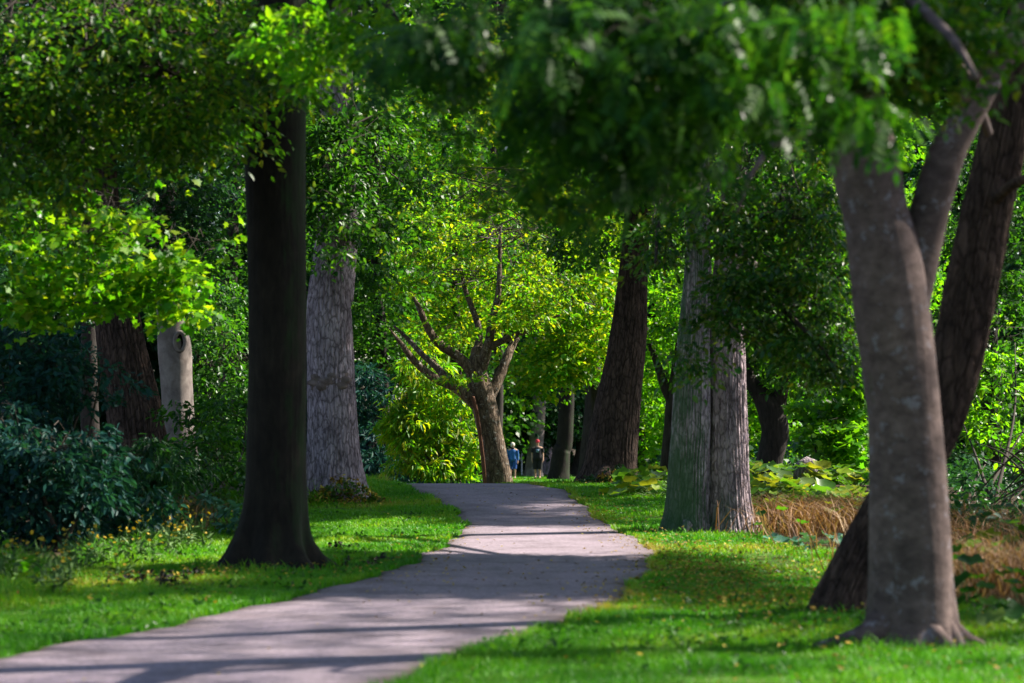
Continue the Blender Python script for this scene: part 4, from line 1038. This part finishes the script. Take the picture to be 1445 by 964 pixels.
# undergrowth at the foot of the wood
n = 900
x = rng.uniform(-26, 26, n); y = rng.uniform(62, 126, n); ok = (np.abs(x - .3) > 4.2) & (np.abs(x) < 780 / F * y + 1); x, y = x[ok], y[ok]
c = np.stack([x, y, gz(x, y) + rng.uniform(.1, 1.3, len(x))], -1)
v = spray_geo(c, .8, 40, .24, T_FAR)
o = mesh_obj('undergrowth', v[0], v[1], L_DARK, None, False); o['kind'] = 'stuff'; o['label'] = 'low dark undergrowth on the woodland floor'
n = 260
x = np.concatenate([rng.uniform(-11, -5.6, n), rng.uniform(4.2, 11, 420)]); y = np.concatenate([rng.uniform(27, 62, n), rng.uniform(27, 62, 420)])
ok = (np.abs(x) < 780 / F * y + 1) & ((x < 0) | (y > 52) | (x > .186 * y)); x, y = x[ok], y[ok]
c = np.stack([x, y, gz(x, y) + rng.uniform(.05, .5, len(x))], -1)
v = spray_geo(c, .45, 40, .13, T_LEAF)
o = mesh_obj('undergrowth', v[0], v[1], L_DARK, None, False); o['kind'] = 'stuff'; o['label'] = 'leafy ground cover under the nearer shrubs'


# ------------------------------------------------------------------ people
def skin_body(name, joints, edges, mat, parent, base):
    me = bpy.data.meshes.new(name); me.from_pydata([j[:3] for j in joints], edges, []); me.update()
    o = bpy.data.objects.new(name, me); COL.objects.link(o); o.parent = parent
    md = o.modifiers.new('skin', 'SKIN'); md.use_smooth_shade = True
    if not me.skin_vertices: me.skin_vertices.new(name='')
    sv = me.skin_vertices[0].data
    for i, j in enumerate(joints):
        sv[i].radius = (j[3], j[4] if len(j) > 4 else j[3]); sv[i].use_root = (i == 0)
    o.modifiers.new('sub', 'SUBSURF').levels = 2; o.modifiers['sub'].render_levels = 2
    me.materials.append(mat)
    return o


def loft(name, rings, mat, parent, sides=24, wob=0.):
    """rings: (cx, cy, z, rx, ry)"""
    th = np.linspace(0, 2 * np.pi, sides, endpoint=False); V = []
    for i, (cx, cy, z, rx, ry) in enumerate(rings):
        w_ = 1 + wob * i / len(rings) * np.sin(7 * th)
        V.append(np.stack([cx + rx * w_ * np.cos(th), cy + ry * w_ * np.sin(th), np.full(sides, z)], -1))
    V = np.concatenate(V); n = len(rings)
    i = np.arange(n - 1)[:, None] * sides; j = np.arange(sides)[None]; k_ = (j + 1) % sides
    Q = np.stack([i + j, i + k_, i + sides + k_, i + sides + j], -1).reshape(-1, 4)
    o = mesh_obj(name, V + np.array(parent.location), [Q], mat, parent)
    o.modifiers.new('thick', 'SOLIDIFY').thickness = .008
    return o


def sleeve(name, a, b_, r1, r2, mat, parent):
    P = np.array([[*a, r1], [*((np.array(a) + b_) / 2), (r1 + r2) / 2], [*b_, r2]]); P[:, :3] += np.array(parent.location)
    v = tube(P, 16, .05, .03, cap=False); o = mesh_obj(name, v[0], v[1], mat, parent); return o


SKIN = plain_mat('skin', (.48, .3, .22), .6, .08); SKIN2 = plain_mat('tanned_skin', (.38, .22, .15), .6, .08)


def person(label, px, d, hgt, pose, skin):
    b = base_of(px, d)
    t = thing('person', label, 'person', b)
    s = hgt / 1.72
    st_ = pose['stride']
    J = [(0, 0, .93, .145, .10), (0, 0, 1.10, .125, .09), (0, 0, 1.27, .15, .10), (0, 0, 1.41, .13, .085), (0, 0, 1.48, .055), (0, -.01, 1.54, .055), (0, -.015, 1.61, .075, .09), (0, -.01, 1.68, .065, .08),
         (.10, 0, .86, .085), (.10, -st_ * .5, .49, .058), (.10, -st_ * .2 + .02, .10, .04), (.10, -st_ * .2 - .12, .035, .038, .03),
         (-.10, 0, .86, .085), (-.10, st_ * .3, .49, .058), (-.10, st_ * 1.0, .11, .04), (-.10, st_ * 1.0 - .12, .04, .038, .03),
         (.2, 0, 1.40, .055), (.245, .03, 1.13, .042), (.25, -.06 + pose['arm'], .90, .03), (.25, -.09 + pose['arm'], .83, .032, .02),
         (-.2, 0, 1.40, .055), (-.245, .03, 1.13, .042), (-.25, -.06 - pose['arm'], .90, .03), (-.25, -.09 - pose['arm'], .83, .032, .02)]
    E = [(0, 1), (1, 2), (2, 3), (3, 4), (4, 5), (5, 6), (6, 7), (0, 8), (8, 9), (9, 10), (10, 11), (0, 12), (12, 13), (13, 14), (14, 15), (3, 16), (16, 17), (17, 18), (18, 19), (3, 20), (20, 21), (21, 22), (22, 23)]
    J = list(J)
    for hnd, sg in ((19, 1), (23, -1)):      # five fingers on each hand
        hx, hy, hz = J[hnd][:3]
        for k, (ox, oy, l) in enumerate([(-.0, -.03, .075), (0, -.01, .085), (0, .01, .08), (0, .028, .065), (-.02 * sg, -.05, .05)]):
            i = len(J); J.append((hx + ox, hy + oy, hz - .03, .009)); J.append((hx + ox - .012 * sg, hy + oy * 1.2, hz - .03 - l, .007)); E += [(hnd, i), (i, i + 1)]
    J = [tuple([c * s for c in j]) for j in J]
    body = skin_body('body', J, E, skin, t, b)
    # face
    for nm_, (x, y, z, r_, mt) in {'eye': (.03, -.098, 1.635, .011, M_HOLLOW), 'eye.001': (-.03, -.098, 1.635, .011, M_HOLLOW), 'nose': (0, -.11, 1.605, .016, skin), 'mouth': (0, -.098, 1.57, .018, M_SEAM), 'ear': (.078, -.005, 1.61, .02, skin), 'ear.001': (-.078, -.005, 1.61, .02, skin)}.items():
        v = tube(np.array([[x, y, z - r_, r_ * .6], [x, y, z, r_], [x, y, z + r_, r_ * .6]]) * s + np.array([*b, 0]), 10, .004, 0); mesh_obj(nm_.split('.')[0], v[0], v[1], mt, t)
    return t, s, J


w1, s, J = person('woman with pale hair in a blue jacket and blue knee-length shorts, walking', 723.5, 110, 1.63, {'stride': .2, 'arm': .03}, SKIN)
BLUE = plain_mat('blue_cloth', (.02, .10, .32), .8); BLUE2 = plain_mat('dark_blue_cloth', (.012, .06, .24), .8); BLK = plain_mat('black_cloth', (.012, .012, .014), .85); RED = plain_mat('red_cap', (.32, .015, .03), .8)
HAIR = plain_mat('pale_hair', (.62, .55, .48), .7); GREYB = plain_mat('grey_blue_print', (.12, .2, .28), .8); SHOE = plain_mat('dark_shoe', (.03, .03, .035), .7); HAIR2 = plain_mat('brown_hair', (.06, .035, .02), .7)
loft('jacket', [(0, 0, z * s, a * s, c * s) for z, a, c in ((.86, .2, .15), (1.0, .185, .14), (1.12, .17, .125), (1.28, .185, .13), (1.4, .175, .115), (1.46, .085, .08))], BLUE, w1)
loft('collar', [(0, 0, z * s, a * s, c * s) for z, a, c in ((1.42, .11, .1), (1.5, .085, .085), (1.53, .075, .08))], BLK, w1)
for j in (16, 20):
    sleeve('sleeve', J[j][:3], np.array(J[j + 1][:3]), .072 * s, .06 * s, BLUE, w1); sleeve('cuff', J[j + 1][:3], np.array(J[j + 2][:3]), .062 * s, .045 * s, BLUE, w1)
for j in (8, 12):
    sleeve('trouser_leg', np.array(J[j][:3]) + [0, 0, .08], np.array(J[j + 1][:3]), .125 * s, .085 * s, BLUE2, w1)
    v = tube(np.array([[*(np.array(J[j + 3][:3]) + [0, -.04, 0]), .035], [*np.array(J[j + 2][:3]) + [0, .02, -.05], .05]]) + np.array([*b * 0, 0]) + np.array([*w1.location, 0]), 12, .03, .02); mesh_obj('shoe', v[0], v[1], SHOE, w1)
loft('hair', [(0, .015, z * s, a * s, c * s) for z, a, c in ((1.56, .082, .085), (1.62, .096, .1), (1.68, .097, .105), (1.73, .08, .085), (1.765, .03, .03))], HAIR, w1)

m1, s, J = person('man in a red cap, black t-shirt and black shorts walking beyond the crest', 758.5, 110, 1.74, {'stride': .05, 'arm': -.02}, SKIN2)
loft('shirt', [(0, 0, z * s, a * s, c * s) for z, a, c in ((.84, .2, .155), (1.0, .195, .15), (1.14, .19, .14), (1.3, .205, .14), (1.4, .19, .12), (1.47, .085, .08))], BLK, m1)
loft('print', [(0, -.012, z * s, a * s, c * s) for z, a, c in ((1.2, .12, .14), (1.34, .13, .14))], GREYB, m1)
for j in (16, 20): sleeve('sleeve', J[j][:3], np.array(J[j][:3]) * .25 + np.array(J[j + 1][:3]) * .75, .078 * s, .068 * s, BLK, m1)
for j in (8, 12):
    sleeve('shorts_leg', np.array(J[j][:3]) + [0, 0, .08], np.array(J[j + 1][:3]) - [0, 0, .05], .13 * s, .1 * s, BLK, m1)
    v = tube(np.array([[*(np.array(J[j + 3][:3]) + [0, -.04, 0]), .035], [*np.array(J[j + 2][:3]) + [0, .02, -.05], .05]]) + np.array([*m1.location, 0]), 12, .03, .02); mesh_obj('shoe', v[0], v[1], SHOE, m1)
loft('hair', [(0, .02, z * s, a * s, c * s) for z, a, c in ((1.57, .078, .08), (1.63, .09, .09), (1.67, .09, .09))], HAIR2, m1)
cap = loft('cap', [(0, 0, z * s, a * s, c * s) for z, a, c in ((1.655, .098, .112), (1.7, .1, .112), (1.75, .085, .095), (1.785, .04, .045), (1.79, .004, .004))], RED, m1)
bv = np.array([[.08 * math.cos(a), -.08 - .1 * math.sin(a), 1.66 - .01 * math.sin(a)] for a in np.linspace(0, np.pi, 9)]) * s
bm_ = mesh_obj('brim', np.vstack([bv, bv[::-1] + [0, 0, .012]]) + np.array(m1.location), [np.arange(9)[None, ::-1], np.arange(9, 18)[None, ::-1]], RED, cap)

# thin pale post behind the walkers
b = base_of(736.5, 122)
v = tube([[*b[:2], b[2] - .2, .035], [*b[:2], 1.0, .035], [*b[:2], 1.65, .03]], 10, .2, .0)
o = mesh_obj('post', v[0], v[1], plain_mat('pale_paint', (.6, .62, .65), .5), None, loc=b); tag(o, 'thin pale post behind the two walkers', 'post')

# ------------------------------------------------------------------ camera, sun, sky
cd = bpy.data.cameras.new('camera'); cam = bpy.data.objects.new('camera', cd); COL.objects.link(cam)
cam.location = (0, 0, EYE); cam.rotation_euler = (math.radians(90), 0, 0)
cd.lens = LENS; cd.sensor_width = SENS; cd.sensor_fit = 'HORIZONTAL'; cd.shift_y = (HY - 482) / PW
cd.clip_start = .1; cd.clip_end = 3000
cd.dof.use_dof = True; cd.dof.focus_distance = 52; cd.dof.aperture_fstop = 2.0
sc.camera = cam

sd = bpy.data.lights.new('sun', 'SUN'); so = bpy.data.objects.new('sun', sd); COL.objects.link(so)
sd.energy = 5.0; sd.angle = math.radians(.6); sd.color = (1, .93, .8)
from mathutils import Vector
so.rotation_euler = Vector([float(q) for q in -SUN]).to_track_quat('-Z', 'Y').to_euler(); so.location = (20, 40, 40)
w = bpy.data.worlds.new('World'); sc.world = w; w.use_nodes = True
nt = w.node_tree; bgk = nt.nodes['Background']
sky = nt.nodes.new('ShaderNodeTexSky'); sky.sky_type = 'NISHITA'; sky.sun_disc = False
sky.sun_elevation = EL; sky.sun_rotation = AZ
nt.links.new(sky.outputs[0], bgk.inputs[0]); bgk.inputs[1].default_value = .068

vs = sc.view_settings; vs.view_transform = 'Standard'; vs.look = 'None'; vs.gamma = 1; vs.use_curve_mapping = False
vs.exposure = 1.76
cy = sc.cycles
cy.max_bounces = 8; cy.diffuse_bounces = 5; cy.glossy_bounces = 3; cy.transmission_bounces = 4; cy.transparent_max_bounces = 4
cy.use_denoising = True; cy.sample_clamp_indirect = 4; cy.caustics_reflective = False; cy.caustics_refractive = False
try: cy.denoiser = 'OPENIMAGEDENOISE'
except Exception: pass
